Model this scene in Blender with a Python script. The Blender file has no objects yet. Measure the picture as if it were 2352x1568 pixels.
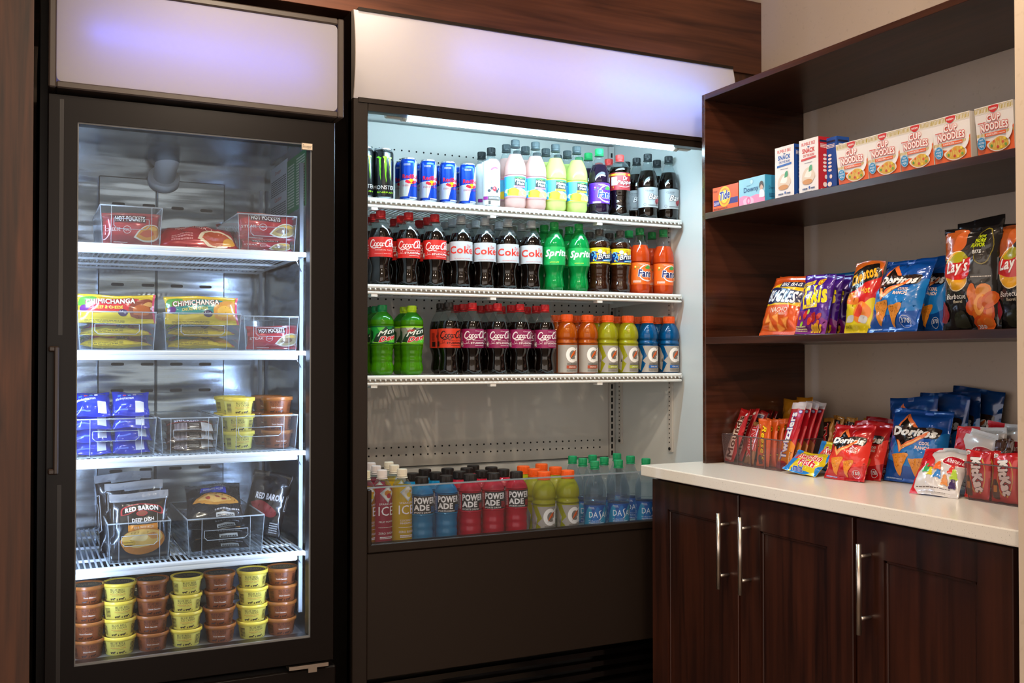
import bpy, bmesh, math, random
from mathutils import Vector, Matrix, noise
R_ = random.Random(7)
SC = bpy.context.scene
COL = SC.collection
PI = math.pi
# ---------------------------------------------------------------- camera
CAMZ = 1.25
FPX = 2296.0
YAW, PITCH = math.radians(26.03), math.radians(0.90)
cam_d = bpy.data.cameras.new('camera'); cam_d.sensor_width = 36.0
cam_d.lens = FPX / 2352.0 * 36.0; cam_d.clip_start = 0.05; cam_d.clip_end = 60
cam = bpy.data.objects.new('camera', cam_d); COL.objects.link(cam)
cam.location = (0, 0, CAMZ); cam.rotation_euler = (PI / 2 + PITCH, 0, -YAW)
SC.camera = cam
# ---------------------------------------------------------------- exposure, world and large lights
SC.view_settings.view_transform = 'Standard'; SC.view_settings.look = 'None'
SC.view_settings.exposure = 1.45; SC.view_settings.gamma = 1.0; SC.view_settings.use_curve_mapping = False
cy = SC.cycles
cy.max_bounces = 9; cy.diffuse_bounces = 3; cy.glossy_bounces = 3; cy.transmission_bounces = 6
cy.transparent_max_bounces = 24; cy.caustics_reflective = False; cy.caustics_refractive = False
cy.sample_clamp_indirect = 4.0; cy.use_adaptive_sampling = True; cy.adaptive_threshold = 0.02
W = bpy.data.worlds.new('lobby'); SC.world = W; W.use_nodes = True
W.node_tree.nodes['Background'].inputs[0].default_value = (1.0, 0.86, 0.75, 1)
W.node_tree.nodes['Background'].inputs[1].default_value = 0.62

def spot(name, loc, aim, energy, col=(1, .78, .56), size=70, blend=.6, rad=.035):
    l = bpy.data.lights.new(name, 'SPOT'); l.energy = energy; l.color = col
    l.spot_size = math.radians(size); l.spot_blend = blend; l.shadow_soft_size = rad
    o = bpy.data.objects.new(name, l); COL.objects.link(o); o.location = loc
    o.rotation_euler = (Vector(aim) - Vector(loc)).to_track_quat('-Z', 'Y').to_euler()
    return o
def area(name, loc, aim, energy, col, sx, sy):
    l = bpy.data.lights.new(name, 'AREA'); l.energy = energy; l.color = col; l.shape = 'RECTANGLE'
    l.size = sx; l.size_y = sy
    o = bpy.data.objects.new(name, l); COL.objects.link(o); o.location = loc
    o.rotation_euler = (Vector(aim) - Vector(loc)).to_track_quat('-Z', 'Y').to_euler()
    return o
WARM = (1, .80, .60)
DOWN = [(0.55, 1.45, 2.74), (1.35, 1.15, 2.74), (-0.35, 0.6, 2.74), (0.75, 0.1, 2.74)]
spot('downlight_and_fill', DOWN[0], (1.15, 3.0, .9), 32, WARM, 95, .7)
spot('downlight_and_fill', DOWN[1], (2.1, 1.9, 1.1), 23, WARM, 95, .7)
spot('downlight_and_fill', DOWN[2], (0.2, 2.6, 1.0), 12, WARM, 95, .7)
spot('downlight_and_fill', DOWN[3], (1.6, 2.4, 0.9), 24, WARM, 95, .7)
spot('downlight_and_fill', (1.45, 2.05, 2.74), (2.35, 2.45, 2.1), 9, WARM, 120, .9)  # fill spot with no known fixture, added to brighten the upper right wall
spot('downlight_and_fill', (0.72, 2.45, 2.74), (0.74, 2.79, 2.36), 13, WARM, 65, .9)

# ---------------------------------------------------------------- helpers: pixels of the 2352x1568 frame to points
_cm = cam.rotation_euler.to_matrix()
def ray(px, py):
    return _cm @ Vector(((px - 1176) / FPX, -(py - 784) / FPX, -1))
def at_y(px, py, Y):
    d = ray(px, py); return Vector((0, 0, CAMZ)) + d * (Y / d.y)
def at_x(px, py, X):
    d = ray(px, py); return Vector((0, 0, CAMZ)) + d * (X / d.x)
def at_z(px, py, Z):
    d = ray(px, py); return Vector((0, 0, CAMZ)) + d * ((Z - CAMZ) / d.z)

# ---------------------------------------------------------------- materials
def lin(h):
    if isinstance(h, tuple): return (*h[:3], 1)
    h = h.lstrip('#')
    c = [int(h[i:i + 2], 16) / 255 for i in (0, 2, 4)]
    return tuple((x / 12.92 if x <= .04045 else ((x + .055) / 1.055) ** 2.4) for x in c) + (1,)
MATS = {}
def newmat(name):
    m = bpy.data.materials.new(name); m.use_nodes = True
    nt = m.node_tree; nt.nodes.clear()
    out = nt.nodes.new('ShaderNodeOutputMaterial')
    return m, nt, out
def N(nt, t, **kw):
    n = nt.nodes.new(t)
    for k, v in kw.items():
        if k.startswith('i_'): n.inputs[k[2:].replace('_', ' ')].default_value = v
        else: setattr(n, k, v)
    return n
def pm(name, col, rough=.5, metal=0, coat=0, spec=.5, bump=None, trans=0):
    """principled material, cached by name; bump=(scale,strength)"""
    if name in MATS: return MATS[name]
    m, nt, out = newmat(name)
    b = N(nt, 'ShaderNodeBsdfPrincipled')
    b.inputs['Base Color'].default_value = lin(col); b.inputs['Roughness'].default_value = rough
    b.inputs['Metallic'].default_value = metal; b.inputs['Coat Weight'].default_value = coat
    b.inputs['Coat Roughness'].default_value = .06
    b.inputs['Specular IOR Level'].default_value = spec
    if bump:
        tc = N(nt, 'ShaderNodeTexCoord'); nz = N(nt, 'ShaderNodeTexNoise'); nz.inputs['Scale'].default_value = bump[0]
        bp = N(nt, 'ShaderNodeBump'); bp.inputs['Strength'].default_value = bump[1]; bp.inputs['Distance'].default_value = .002
        nt.links.new(tc.outputs['Object'], nz.inputs['Vector']); nt.links.new(nz.outputs[0], bp.inputs['Height'])
        nt.links.new(bp.outputs[0], b.inputs['Normal'])
    if trans:
        t = N(nt, 'ShaderNodeBsdfTranslucent'); t.inputs[0].default_value = lin(col)
        mx = N(nt, 'ShaderNodeMixShader'); mx.inputs[0].default_value = trans
        nt.links.new(b.outputs[0], mx.inputs[1]); nt.links.new(t.outputs[0], mx.inputs[2])
        nt.links.new(mx.outputs[0], out.inputs[0])
    else:
        nt.links.new(b.outputs[0], out.inputs[0])
    MATS[name] = m; return m
def clear(name, tint, rough=.04, haze=0.0, ior=1.5, edge=.0, edgecol='ffffff', base=.03):
    """thin clear plastic or glass: transparent + fresnel gloss + a little haze"""
    if name in MATS: return MATS[name]
    m, nt, out = newmat(name)
    tr = N(nt, 'ShaderNodeBsdfTransparent'); tr.inputs[0].default_value = lin(tint)
    gl = N(nt, 'ShaderNodeBsdfGlossy'); gl.inputs['Roughness'].default_value = rough
    lf = N(nt, 'ShaderNodeLayerWeight'); lf.inputs[0].default_value = .5
    pw = N(nt, 'ShaderNodeMath', operation='POWER'); pw.inputs[1].default_value = 4
    fr = N(nt, 'ShaderNodeMath', operation='MULTIPLY_ADD'); fr.inputs[1].default_value = .6; fr.inputs[2].default_value = base
    nt.links.new(lf.outputs['Facing'], pw.inputs[0]); nt.links.new(pw.outputs[0], fr.inputs[0])
    df = N(nt, 'ShaderNodeBsdfDiffuse'); df.inputs[0].default_value = lin(edgecol)
    m1 = N(nt, 'ShaderNodeMixShader'); m2 = N(nt, 'ShaderNodeMixShader')
    nt.links.new(tr.outputs[0], m1.inputs[1]); nt.links.new(df.outputs[0], m1.inputs[2])
    if edge:
        lw = N(nt, 'ShaderNodeLayerWeight'); lw.inputs[0].default_value = .25
        ml = N(nt, 'ShaderNodeMath', operation='MULTIPLY_ADD'); ml.inputs[1].default_value = edge; ml.inputs[2].default_value = haze
        nt.links.new(lw.outputs['Facing'], ml.inputs[0]); nt.links.new(ml.outputs[0], m1.inputs[0])
    else: m1.inputs[0].default_value = haze
    nt.links.new(fr.outputs[0], m2.inputs[0]); nt.links.new(m1.outputs[0], m2.inputs[1]); nt.links.new(gl.outputs[0], m2.inputs[2])
    nt.links.new(m2.outputs[0], out.inputs[0])
    MATS[name] = m; return m
def emis(name, col, s):
    if name in MATS: return MATS[name]
    m, nt, out = newmat(name)
    e = N(nt, 'ShaderNodeEmission'); e.inputs[0].default_value = lin(col); e.inputs[1].default_value = s
    nt.links.new(e.outputs[0], out.inputs[0]); MATS[name] = m; return m
def wood(name, c1, c2, axis, rough=.35, scale=1.0, coat=.0, fine=60):
    """laminate wood grain running along the given axis ('x','y','z')"""
    if name in MATS: return MATS[name]
    m, nt, out = newmat(name)
    tc = N(nt, 'ShaderNodeTexCoord'); mp = N(nt, 'ShaderNodeMapping')
    s = [9 * scale] * 3; s['xyz'.index(axis)] = .7 * scale
    mp.inputs['Scale'].default_value = s
    n1 = N(nt, 'ShaderNodeTexNoise'); n1.inputs['Scale'].default_value = 2.2; n1.inputs['Detail'].default_value = 6; n1.inputs['Distortion'].default_value = .9
    mp2 = N(nt, 'ShaderNodeMapping'); s2 = [fine * 2] * 3; s2['xyz'.index(axis)] = 3
    mp2.inputs['Scale'].default_value = s2
    n2 = N(nt, 'ShaderNodeTexNoise'); n2.inputs['Scale'].default_value = 1; n2.inputs['Detail'].default_value = 3
    ad = N(nt, 'ShaderNodeMath', operation='MULTIPLY_ADD'); ad.inputs[1].default_value = .38
    cr = N(nt, 'ShaderNodeValToRGB'); cr.color_ramp.elements[0].color = lin(c1); cr.color_ramp.elements[1].color = lin(c2)
    cr.color_ramp.elements[0].position = .5; cr.color_ramp.elements[1].position = .9
    b = N(nt, 'ShaderNodeBsdfPrincipled'); b.inputs['Roughness'].default_value = rough; b.inputs['Coat Weight'].default_value = coat
    L = nt.links.new
    L(tc.outputs['Object'], mp.inputs[0]); L(mp.outputs[0], n1.inputs[0]); L(tc.outputs['Object'], mp2.inputs[0]); L(mp2.outputs[0], n2.inputs[0])
    L(n2.outputs[0], ad.inputs[0]); L(n1.outputs[0], ad.inputs[2]); L(ad.outputs[0], cr.inputs[0]); L(cr.outputs[0], b.inputs['Base Color'])
    L(b.outputs[0], out.inputs[0]); MATS[name] = m; return m
def speckle(name, base, dark, scale, rough=.25, amount=.62, coat=0):
    if name in MATS: return MATS[name]
    m, nt, out = newmat(name)
    tc = N(nt, 'ShaderNodeTexCoord'); n1 = N(nt, 'ShaderNodeTexNoise'); n1.inputs['Scale'].default_value = scale; n1.inputs['Detail'].default_value = 2
    cr = N(nt, 'ShaderNodeValToRGB'); cr.color_ramp.elements[0].color = lin(base); cr.color_ramp.elements[1].color = lin(dark)
    cr.color_ramp.elements[0].position = amount; cr.color_ramp.elements[1].position = amount + .1
    b = N(nt, 'ShaderNodeBsdfPrincipled'); b.inputs['Roughness'].default_value = rough; b.inputs['Coat Weight'].default_value = coat
    L = nt.links.new
    L(tc.outputs['Object'], n1.inputs[0]); L(n1.outputs[0], cr.inputs[0]); L(cr.outputs[0], b.inputs['Base Color']); L(b.outputs[0], out.inputs[0])
    MATS[name] = m; return m
def steel(name, col, rough, axis='x'):
    if name in MATS: return MATS[name]
    m, nt, out = newmat(name)
    tc = N(nt, 'ShaderNodeTexCoord'); mp = N(nt, 'ShaderNodeMapping'); s = [3, 3, 3]; s['xyz'.index(axis)] = 260; mq = N(nt, 'ShaderNodeMapping'); mq.inputs['Scale'].default_value = (.35, .5, 1.5)
    mp.inputs['Scale'].default_value = s
    n1 = N(nt, 'ShaderNodeTexNoise'); n1.inputs['Scale'].default_value = 1
    n2 = N(nt, 'ShaderNodeTexNoise'); n2.inputs['Scale'].default_value = 7
    bp = N(nt, 'ShaderNodeBump'); bp.inputs['Strength'].default_value = .12; bp.inputs['Distance'].default_value = .001
    bp2 = N(nt, 'ShaderNodeBump'); bp2.inputs['Strength'].default_value = .8; bp2.inputs['Distance'].default_value = .02
    b = N(nt, 'ShaderNodeBsdfPrincipled'); b.inputs['Base Color'].default_value = lin(col); b.inputs['Metallic'].default_value = 1; b.inputs['Roughness'].default_value = rough
    L = nt.links.new
    L(tc.outputs['Object'], mp.inputs[0]); L(mp.outputs[0], n1.inputs[0]); L(n1.outputs[0], bp.inputs['Height'])
    L(tc.outputs['Object'], mq.inputs[0]); L(mq.outputs[0], n2.inputs[0]); L(n2.outputs[0], bp2.inputs['Height']); L(bp2.outputs[0], bp.inputs['Normal'])
    L(bp.outputs[0], b.inputs['Normal']); L(b.outputs[0], out.inputs[0]); MATS[name] = m; return m
def ink(h, kind='m'):
    """flat printed colour: m matte-ish label film, f foil, p glossy pouch, c carton"""
    r = {'m': .4, 'f': .25, 'p': .22, 'c': .5}[kind]
    return pm(f'ink_{kind}_{h}', h, r, .6 if kind == 'f' else 0, .35 if kind == 'p' else 0)

# ---------------------------------------------------------------- mesh builder
class MB:
    def __init__(s): s.v = []; s.f = []; s.m = []; s.sm = []
    def add(s, vs, fs, mi=0, smooth=False):
        n = len(s.v); s.v.extend(tuple(v) for v in vs)
        for f in fs: s.f.append(tuple(i + n for i in f)); s.m.append(mi); s.sm.append(smooth)
        return s
    def box(s, x0, y0, z0, x1, y1, z1, mi=0, bv=0, seg=1):
        x0, x1 = min(x0, x1), max(x0, x1); y0, y1 = min(y0, y1), max(y0, y1); z0, z1 = min(z0, z1), max(z0, z1)
        if bv:
            bm = bmesh.new(); bmesh.ops.create_cube(bm, size=1)
            for v in bm.verts: v.co = Vector(((x0 + x1) / 2 + v.co.x * (x1 - x0), (y0 + y1) / 2 + v.co.y * (y1 - y0), (z0 + z1) / 2 + v.co.z * (z1 - z0)))
            bmesh.ops.bevel(bm, geom=bm.edges[:], offset=min(bv, .45 * min(x1 - x0, y1 - y0, z1 - z0)), segments=seg, profile=.5, affect='EDGES')
            bm.verts.ensure_lookup_table()
            s.add([v.co for v in bm.verts], [[v.index for v in f.verts] for f in bm.faces], mi); bm.free(); return s
        return s.add([(x0, y0, z0), (x1, y0, z0), (x1, y1, z0), (x0, y1, z0), (x0, y0, z1), (x1, y0, z1), (x1, y1, z1), (x0, y1, z1)],
                     [(0, 3, 2, 1), (4, 5, 6, 7), (0, 1, 5, 4), (1, 2, 6, 5), (2, 3, 7, 6), (3, 0, 4, 7)], mi)
    def tube(s, p0, p1, r, n=8, mi=0, r1=None, cap=True, smooth=True):
        p0, p1 = Vector(p0), Vector(p1); d = (p1 - p0).normalized()
        a = d.orthogonal().normalized(); b = d.cross(a); r1 = r if r1 is None else r1
        vs = [p0 + (a * math.cos(t) + b * math.sin(t)) * r for t in [2 * PI * i / n for i in range(n)]]
        vs += [p1 + (a * math.cos(t) + b * math.sin(t)) * r1 for t in [2 * PI * i / n for i in range(n)]]
        s.add(vs, [(i, (i + 1) % n, n + (i + 1) % n, n + i) for i in range(n)], mi, smooth)
        if cap:
            m = len(s.v) - 2 * n
            s.f.append(tuple(m + i for i in reversed(range(n)))); s.m.append(mi); s.sm.append(False)
            s.f.append(tuple(m + n + i for i in range(n))); s.m.append(mi); s.sm.append(False)
        return s
    def path(s, pts, r, n=6, mi=0):
        for a, b in zip(pts, pts[1:]): s.tube(a, b, r, n, mi)
        return s
    def ring(s, o, i, axis, a0, a1, mi=0):
        """flat frame without joints: outer and inner rectangles (u0,v0,u1,v1) in the two axes other than axis"""
        def Q(r): return [(r[0], r[1]), (r[2], r[1]), (r[2], r[3]), (r[0], r[3])]
        def P3(p, a): return {'x': (a, p[0], p[1]), 'y': (p[0], a, p[1])}[axis]
        c = .0018; oo = (o[0] + c, o[1] + c, o[2] - c, o[3] - c)
        L = [Q(o), Q(o), Q(oo), Q(i), Q(i)]; A = [a1, a0 + c, a0, a0, a1]
        vs = [P3(p, A[k]) for k in range(5) for p in L[k]]
        fs = [(4 * k + j, 4 * k + (j + 1) % 4, 4 * k + 4 + (j + 1) % 4, 4 * k + 4 + j) for k in range(4) for j in range(4)] + [(16 + j, 16 + (j + 1) % 4, (j + 1) % 4, j) for j in range(4)]
        return s.add(vs, fs, mi)
    def lathe(s, prof, n=32, mi=0, mis=None, rf=None, c=(0, 0, 0), smooth=True, capb=True, capt=True, thick=0):
        """prof [(r,z)] in metres bottom to top; mis per-segment material; rf(r,z,theta)->r"""
        base = len(s.v); k = len(prof)
        for r, z in prof:
            for i in range(n):
                t = 2 * PI * i / n; rr = rf(r, z, t) if rf else r
                s.v.append((c[0] + rr * math.cos(t), c[1] + rr * math.sin(t), c[2] + z))
        for j in range(k - 1):
            mm = mis[j] if mis else mi
            for i in range(n):
                a = base + j * n + i; b = base + j * n + (i + 1) % n
                s.f.append((a, b, b + n, a + n)); s.m.append(mm); s.sm.append(smooth)
        if capb: s.f.append(tuple(base + i for i in reversed(range(n)))); s.m.append(mis[0] if mis else mi); s.sm.append(False)
        if capt: s.f.append(tuple(base + (k - 1) * n + i for i in range(n))); s.m.append(mis[-1] if mis else mi); s.sm.append(False)
        return s
    def prism(s, pts, axis, a0, a1, mi=0):
        """polygon pts (2D) extruded along axis; 2D axes are the two others in xyz order"""
        n = len(pts)
        def P(p, a):
            return {'x': (a, p[0], p[1]), 'y': (p[0], a, p[1]), 'z': (p[0], p[1], a)}[axis]
        s.add([P(p, a0) for p in pts] + [P(p, a1) for p in pts],
              [tuple(range(n)), tuple(n + i for i in reversed(range(n)))] + [(i, n + i, n + (i + 1) % n, (i + 1) % n) for i in range(n)], mi)
        return s
    def mesh(s, name, mats):
        me = bpy.data.meshes.new(name); me.from_pydata(s.v, [], s.f)
        for m in (mats if isinstance(mats, (list, tuple)) else [mats]): me.materials.append(m)
        me.polygons.foreach_set('material_index', s.m); me.polygons.foreach_set('use_smooth', s.sm)
        me.update(); 
        bm = bmesh.new(); bm.from_mesh(me); bmesh.ops.recalc_face_normals(bm, faces=bm.faces); bm.to_mesh(me); bm.free()
        return me
    def build(s, name, mats, parent=None, **kw):
        return link(name, s.mesh(name, mats), parent, **kw)
def link(name, me, parent=None, loc=None, rot=None, label=None):
    o = bpy.data.objects.new(name, me); COL.objects.link(o)
    if parent: o.parent = parent
    if loc is not None: o.location = loc
    if rot is not None: o.rotation_euler = rot
    if label: o['label'] = label
    return o
def thing(name, label, cat, loc=(0, 0, 0), rot=(0, 0, 0), group=None):
    o = bpy.data.objects.new(name, None); COL.objects.link(o); o.empty_display_size = .05
    o.location = loc; o.rotation_euler = rot; o['label'] = label; o['category'] = cat
    if group: o['group'] = group
    return o
KIDS = {}
def children(o): return [c for c in o.children]
def dup(root, loc, rot=None, label=None, group=None):
    def cp(o, par):
        c = o.copy(); COL.objects.link(c); c.parent = par
        for ch in KIDS.get(o.name, ()): cp(ch, c)
        return c
    r = cp(root, None); r.location = loc
    if rot is not None: r.rotation_euler = rot
    if label: r['label'] = label
    if group: r['group'] = group
    return r
def reg(root, parts):
    """remember children for dup: parts = list of objects or (object, [subparts])"""
    KIDS[root.name] = [p[0] if isinstance(p, tuple) else p for p in parts]
    for p in parts:
        if isinstance(p, tuple): KIDS[p[0].name] = list(p[1])
def struct(name, mb, mats, **kw):
    o = mb.build(name, mats, **kw); o['kind'] = 'structure'; return o

# ---------------------------------------------------------------- printed artwork as thin geometry
_TX = {}
def text_geo(s, bold=0.0, shear=0.0):
    k = (s, bold, shear)
    if k not in _TX:
        ex = bold
        cu = bpy.data.curves.new('t', 'FONT'); cu.body = s; cu.resolution_u = 2; cu.shear = shear; cu.size = 1; cu.space_character = 1.02 + 1.3 * min(ex, .04) + .06 * shear
        ob = bpy.data.objects.new('t', cu); COL.objects.link(ob)
        dg = bpy.context.evaluated_depsgraph_get(); me = bpy.data.meshes.new_from_object(ob.evaluated_get(dg))
        vs = [(v.co.x, v.co.y) for v in me.vertices]; fs = [tuple(p.vertices) for p in me.polygons]
        bpy.data.objects.remove(ob); bpy.data.curves.remove(cu); bpy.data.meshes.remove(me)
        nc = 1
        if ex > .013:      # heavier strokes: shifted copies in the same plane
            v0, f0 = vs, fs; vs, fs = list(v0), list(f0); nc = 9 if ex > .05 else 5
            for q in range(8 if ex > .05 else 4):
                a = 2 * PI * (q + .5) / (8 if ex > .05 else 4); n0 = len(vs)
                vs += [(x + ex * math.cos(a), y + ex * math.sin(a)) for x, y in v0]; fs += [tuple(i + n0 for i in f) for f in f0]
        _TX[k] = (vs, fs, nc)
    return _TX[k]
def crom(pts, k=6):
    out = []; n = len(pts)
    for i in range(n - 1):
        p0 = pts[max(i - 1, 0)]; p1 = pts[i]; p2 = pts[i + 1]; p3 = pts[min(i + 2, n - 1)]
        for j in range(k):
            t = j / k
            out.append(tuple(.5 * (2 * p1[q] + (p2[q] - p0[q]) * t + (2 * p0[q] - 5 * p1[q] + 4 * p2[q] - p3[q]) * t * t + (3 * p1[q] - p0[q] - 3 * p2[q] + p3[q]) * t ** 3) for q in (0, 1)))
    out.append(tuple(pts[-1][:2])); return out
class PR:
    """flat artwork in millimetres: u across, v up"""
    def __init__(s, kind='m'): s.k = kind; s.items = []; s.layer = 0; s.rot = None
    def _add(s, vs, fs, col, nc=1):
        nv, nf = len(vs) // nc, len(fs) // nc
        for q in range(nc):      # copies of heavy lettering lie a hair above one another
            s.items.append((vs[q * nv:(q + 1) * nv], [tuple(i - q * nv for i in f) for f in fs[q * nf:(q + 1) * nf]], col, s.layer + q * .09))
        s.layer += 1; return s
    def rect(s, x0, y0, x1, y1, col): return s._add([(x0, y0), (x1, y0), (x1, y1), (x0, y1)], [(0, 1, 2, 3)], col)
    def poly(s, pts, col): return s._add(list(pts), [tuple(range(len(pts)))], col)
    def smooth(s, pts, col, k=5): return s.poly(crom(list(pts) + [pts[0]], k)[:-1], col)
    def ell(s, cx, cy, rx, ry, col, n=20, a=0):
        ca, sa = math.cos(a), math.sin(a)
        return s.poly([(cx + rx * math.cos(t) * ca - ry * math.sin(t) * sa, cy + rx * math.cos(t) * sa + ry * math.sin(t) * ca) for t in [2 * PI * i / n for i in range(n)]], col)
    def ring(s, cx, cy, r0, r1, col, n=20, sy=1, a0=0, a1=2 * PI):
        vs = []; fs = []
        for i in range(n + 1):
            t = a0 + (a1 - a0) * i / n
            vs += [(cx + r0 * math.cos(t), cy + sy * r0 * math.sin(t)), (cx + r1 * math.cos(t), cy + sy * r1 * math.sin(t))]
        fs = [(2 * i, 2 * i + 1, 2 * i + 3, 2 * i + 2) for i in range(n)]
        return s._add(vs, fs, col)
    def stroke(s, pts, w, col, k=6, taper=True, same=False):
        p = crom(pts, k); n = len(p); vs = []
        for i, (x, y) in enumerate(p):
            a = p[max(i - 1, 0)]; b = p[min(i + 1, n - 1)]; dx, dy = b[0] - a[0], b[1] - a[1]; l = math.hypot(dx, dy) or 1
            ww = w * .5 * ((.45 + .55 * math.sin(PI * (i + .5) / n)) if taper else 1)
            vs += [(x - dy / l * ww, y + dx / l * ww), (x + dy / l * ww, y - dx / l * ww)]
        s._add(vs, [(2 * i, 2 * i + 1, 2 * i + 3, 2 * i + 2) for i in range(n - 1)], col)
        if same: s.layer -= .93
        return s
    def txt(s, t, x0, x1, y0, y1, col, bold=.012, shear=0, arc=0, up=0):
        """text squeezed into the box; arc: raises the middle; up: raises the right end"""
        vs, fs, nc = text_geo(t, bold, shear)
        if not vs: return s
        ax, bx = min(v[0] for v in vs), max(v[0] for v in vs); ay, by = min(v[1] for v in vs), max(v[1] for v in vs)
        o = []
        for x, y in vs:
            fx = (x - ax) / (bx - ax); fy = (y - ay) / ((by - ay) or 1)
            o.append((x0 + fx * (x1 - x0), y0 + fy * (y1 - y0) + arc * 4 * fx * (1 - fx) + up * fx))
        return s._add(o, fs, col, nc)
    def otxt(s, t, x0, x1, y0, y1, col, ocol, bold=.02, ob=.07, **k):
        g = (x1 - x0) * .012 + .3
        s.txt(t, x0 - g, x1 + g, y0 - g, y1 + g, ocol, bold=ob, **k)
        return s.txt(t, x0, x1, y0, y1, col, bold=bold, **k)
    def lines(s, x0, x1, y0, y1, n, col, fill=.55, seed=3):
        """small print too small to read: words as dashes"""
        r = random.Random(seed); h = (y1 - y0) / n; vs = []; fs = []
        for i in range(n):
            x = x0
            while x < x1 - .5:
                w = min(r.uniform(1.2, 4.5) * (x1 - x0) / 30, x1 - x); q = len(vs); yb = y0 + i * h
                vs += [(x, yb), (x + w, yb), (x + w, yb + h * fill), (x, yb + h * fill)]; fs.append((q, q + 1, q + 2, q + 3)); x += w + (x1 - x0) * .02
        return s._add(vs, fs, col)
    def mesh(s, name, surf, us=(), vs=(), clip=None, step=.00016, base=.0002):
        """surf(u,v,off) -> point (metres); us, vs: cut lines in mm"""
        cols = []
        for vv, ff, col, lay in s.items:
            if col not in cols: cols.append(col)
        AV, AF, AM = [], [], []
        planes_u = [((u, 0, 0), (1, 0, 0)) for u in us]; planes_v = [((0, u, 0), (0, 1, 0)) for u in vs]; planes_c = getattr(surf, 'cuts', ())
        nf = getattr(surf, 'normal', None); NN = []
        for vv, ff, col, lay in s.items:
            bm = bmesh.new(); bv = [bm.verts.new((x, y, 0)) for x, y in vv]
            for f in ff:
                try: bm.faces.new([bv[i] for i in f])
                except ValueError: continue
            big = [f for f in bm.faces if len(f.verts) > 4]
            if big: bmesh.ops.triangulate(bm, faces=big)
            x0 = min(v[0] for v in vv); x1 = max(v[0] for v in vv); y0 = min(v[1] for v in vv); y1 = max(v[1] for v in vv)
            def cut(co, no, out=False):
                bmesh.ops.bisect_plane(bm, geom=bm.verts[:] + bm.edges[:] + bm.faces[:], plane_co=co, plane_no=no, clear_outer=out)
            if clip:
                if x0 < clip[0]: cut((clip[0], 0, 0), (-1, 0, 0), True)
                if x1 > clip[1]: cut((clip[1], 0, 0), (1, 0, 0), True)
                if y0 < clip[2]: cut((0, clip[2], 0), (0, -1, 0), True)
                if y1 > clip[3]: cut((0, clip[3], 0), (0, 1, 0), True)
            for co, no in planes_u:
                if x0 < co[0] < x1: cut(co, no)
            for co, no in planes_v:
                if y0 < co[1] < y1: cut(co, no)
            for co, no in planes_c:
                d = [(x - co[0]) * no[0] + (y - co[1]) * no[1] for x in (x0, x1) for y in (y0, y1)]
                if min(d) < 0 < max(d): cut(co, no)
            bm.normal_update(); n0 = len(AV)
            bm.verts.index_update(); off = base + step * lay
            for v in bm.verts:
                AV.append(tuple(surf(v.co.x / 1000, v.co.y / 1000, off)))
                if nf: NN.append(nf(v.co.x / 1000, v.co.y / 1000))
            ci = cols.index(col)
            for f in bm.faces:
                q = [v.index + n0 for v in f.verts]; AF.append(q if f.normal.z >= 0 else q[::-1]); AM.append(ci)
            bm.free()
        me = bpy.data.meshes.new(name); me.from_pydata(AV, [], AF); me.polygons.foreach_set('material_index', AM); me.update()
        if nf:
            me.polygons.foreach_set('use_smooth', [True] * len(me.polygons)); me.normals_split_custom_set_from_vertices(NN)
        for c in cols: me.materials.append(ink(c, s.k))
        return me
# ================================================================ the room
PAINT = speckle('wall_paint', '#b9a898', '#b2a192', 60, .75)
PAINT2 = speckle('pale_wall_paint', '#d6c2ab', '#cfbaa2', 60, .75)
WOODX = wood('walnut_laminate_across', '#3a1d12', '#633824', 'x', .38, 1.1)
WOODZ = wood('walnut_laminate_upright', '#28150a', '#55301a', 'z', .5, 1.5)
DARKY = wood('dark_walnut_laminate', '#26130c', '#4a2a1d', 'y', .3, 1.0)
DARKX = wood('dark_walnut_end', '#2b150d', '#4d2a1c', 'x', .2, 1.0)
DOORW = wood('stained_door_wood', '#1c0b07', '#401e11', 'z', .3, .9, .15)
XR, YB = 2.35, 3.55
struct('floor', MB().box(-3, -3, -.1, 3.2, YB + .1, 0), speckle('floor_tile', '#6b5a4c', '#5d4d40', 30, .4))
struct('ceiling', MB().box(-3, -3, 2.75, 3.2, YB + .1, 2.85), speckle('ceiling_paint', '#cfc3b5', '#c8bcae', 40, .8))
struct('wall_back', MB().box(-3, YB, 0, 3.2, YB + .1, 2.75), PAINT)
struct('wall_right', MB().box(XR, 1.304, 0, XR + .1, YB, 2.75), PAINT)
struct('wall_right_front', MB().box(1.72, -3, 0, XR + .1, 1.304, 2.75), PAINT2)
struct('wall_left', MB().box(-.75, 2.36, 0, .015, YB, 2.75), WOODZ)
struct('trim_1', MB().box(.015, 2.79, 2.25, XR, YB, 2.51, bv=.001), WOODX)
struct('trim_2', MB().box(2.165, 2.80, 0, XR, 2.82, 2.25), WOODZ)

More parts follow.
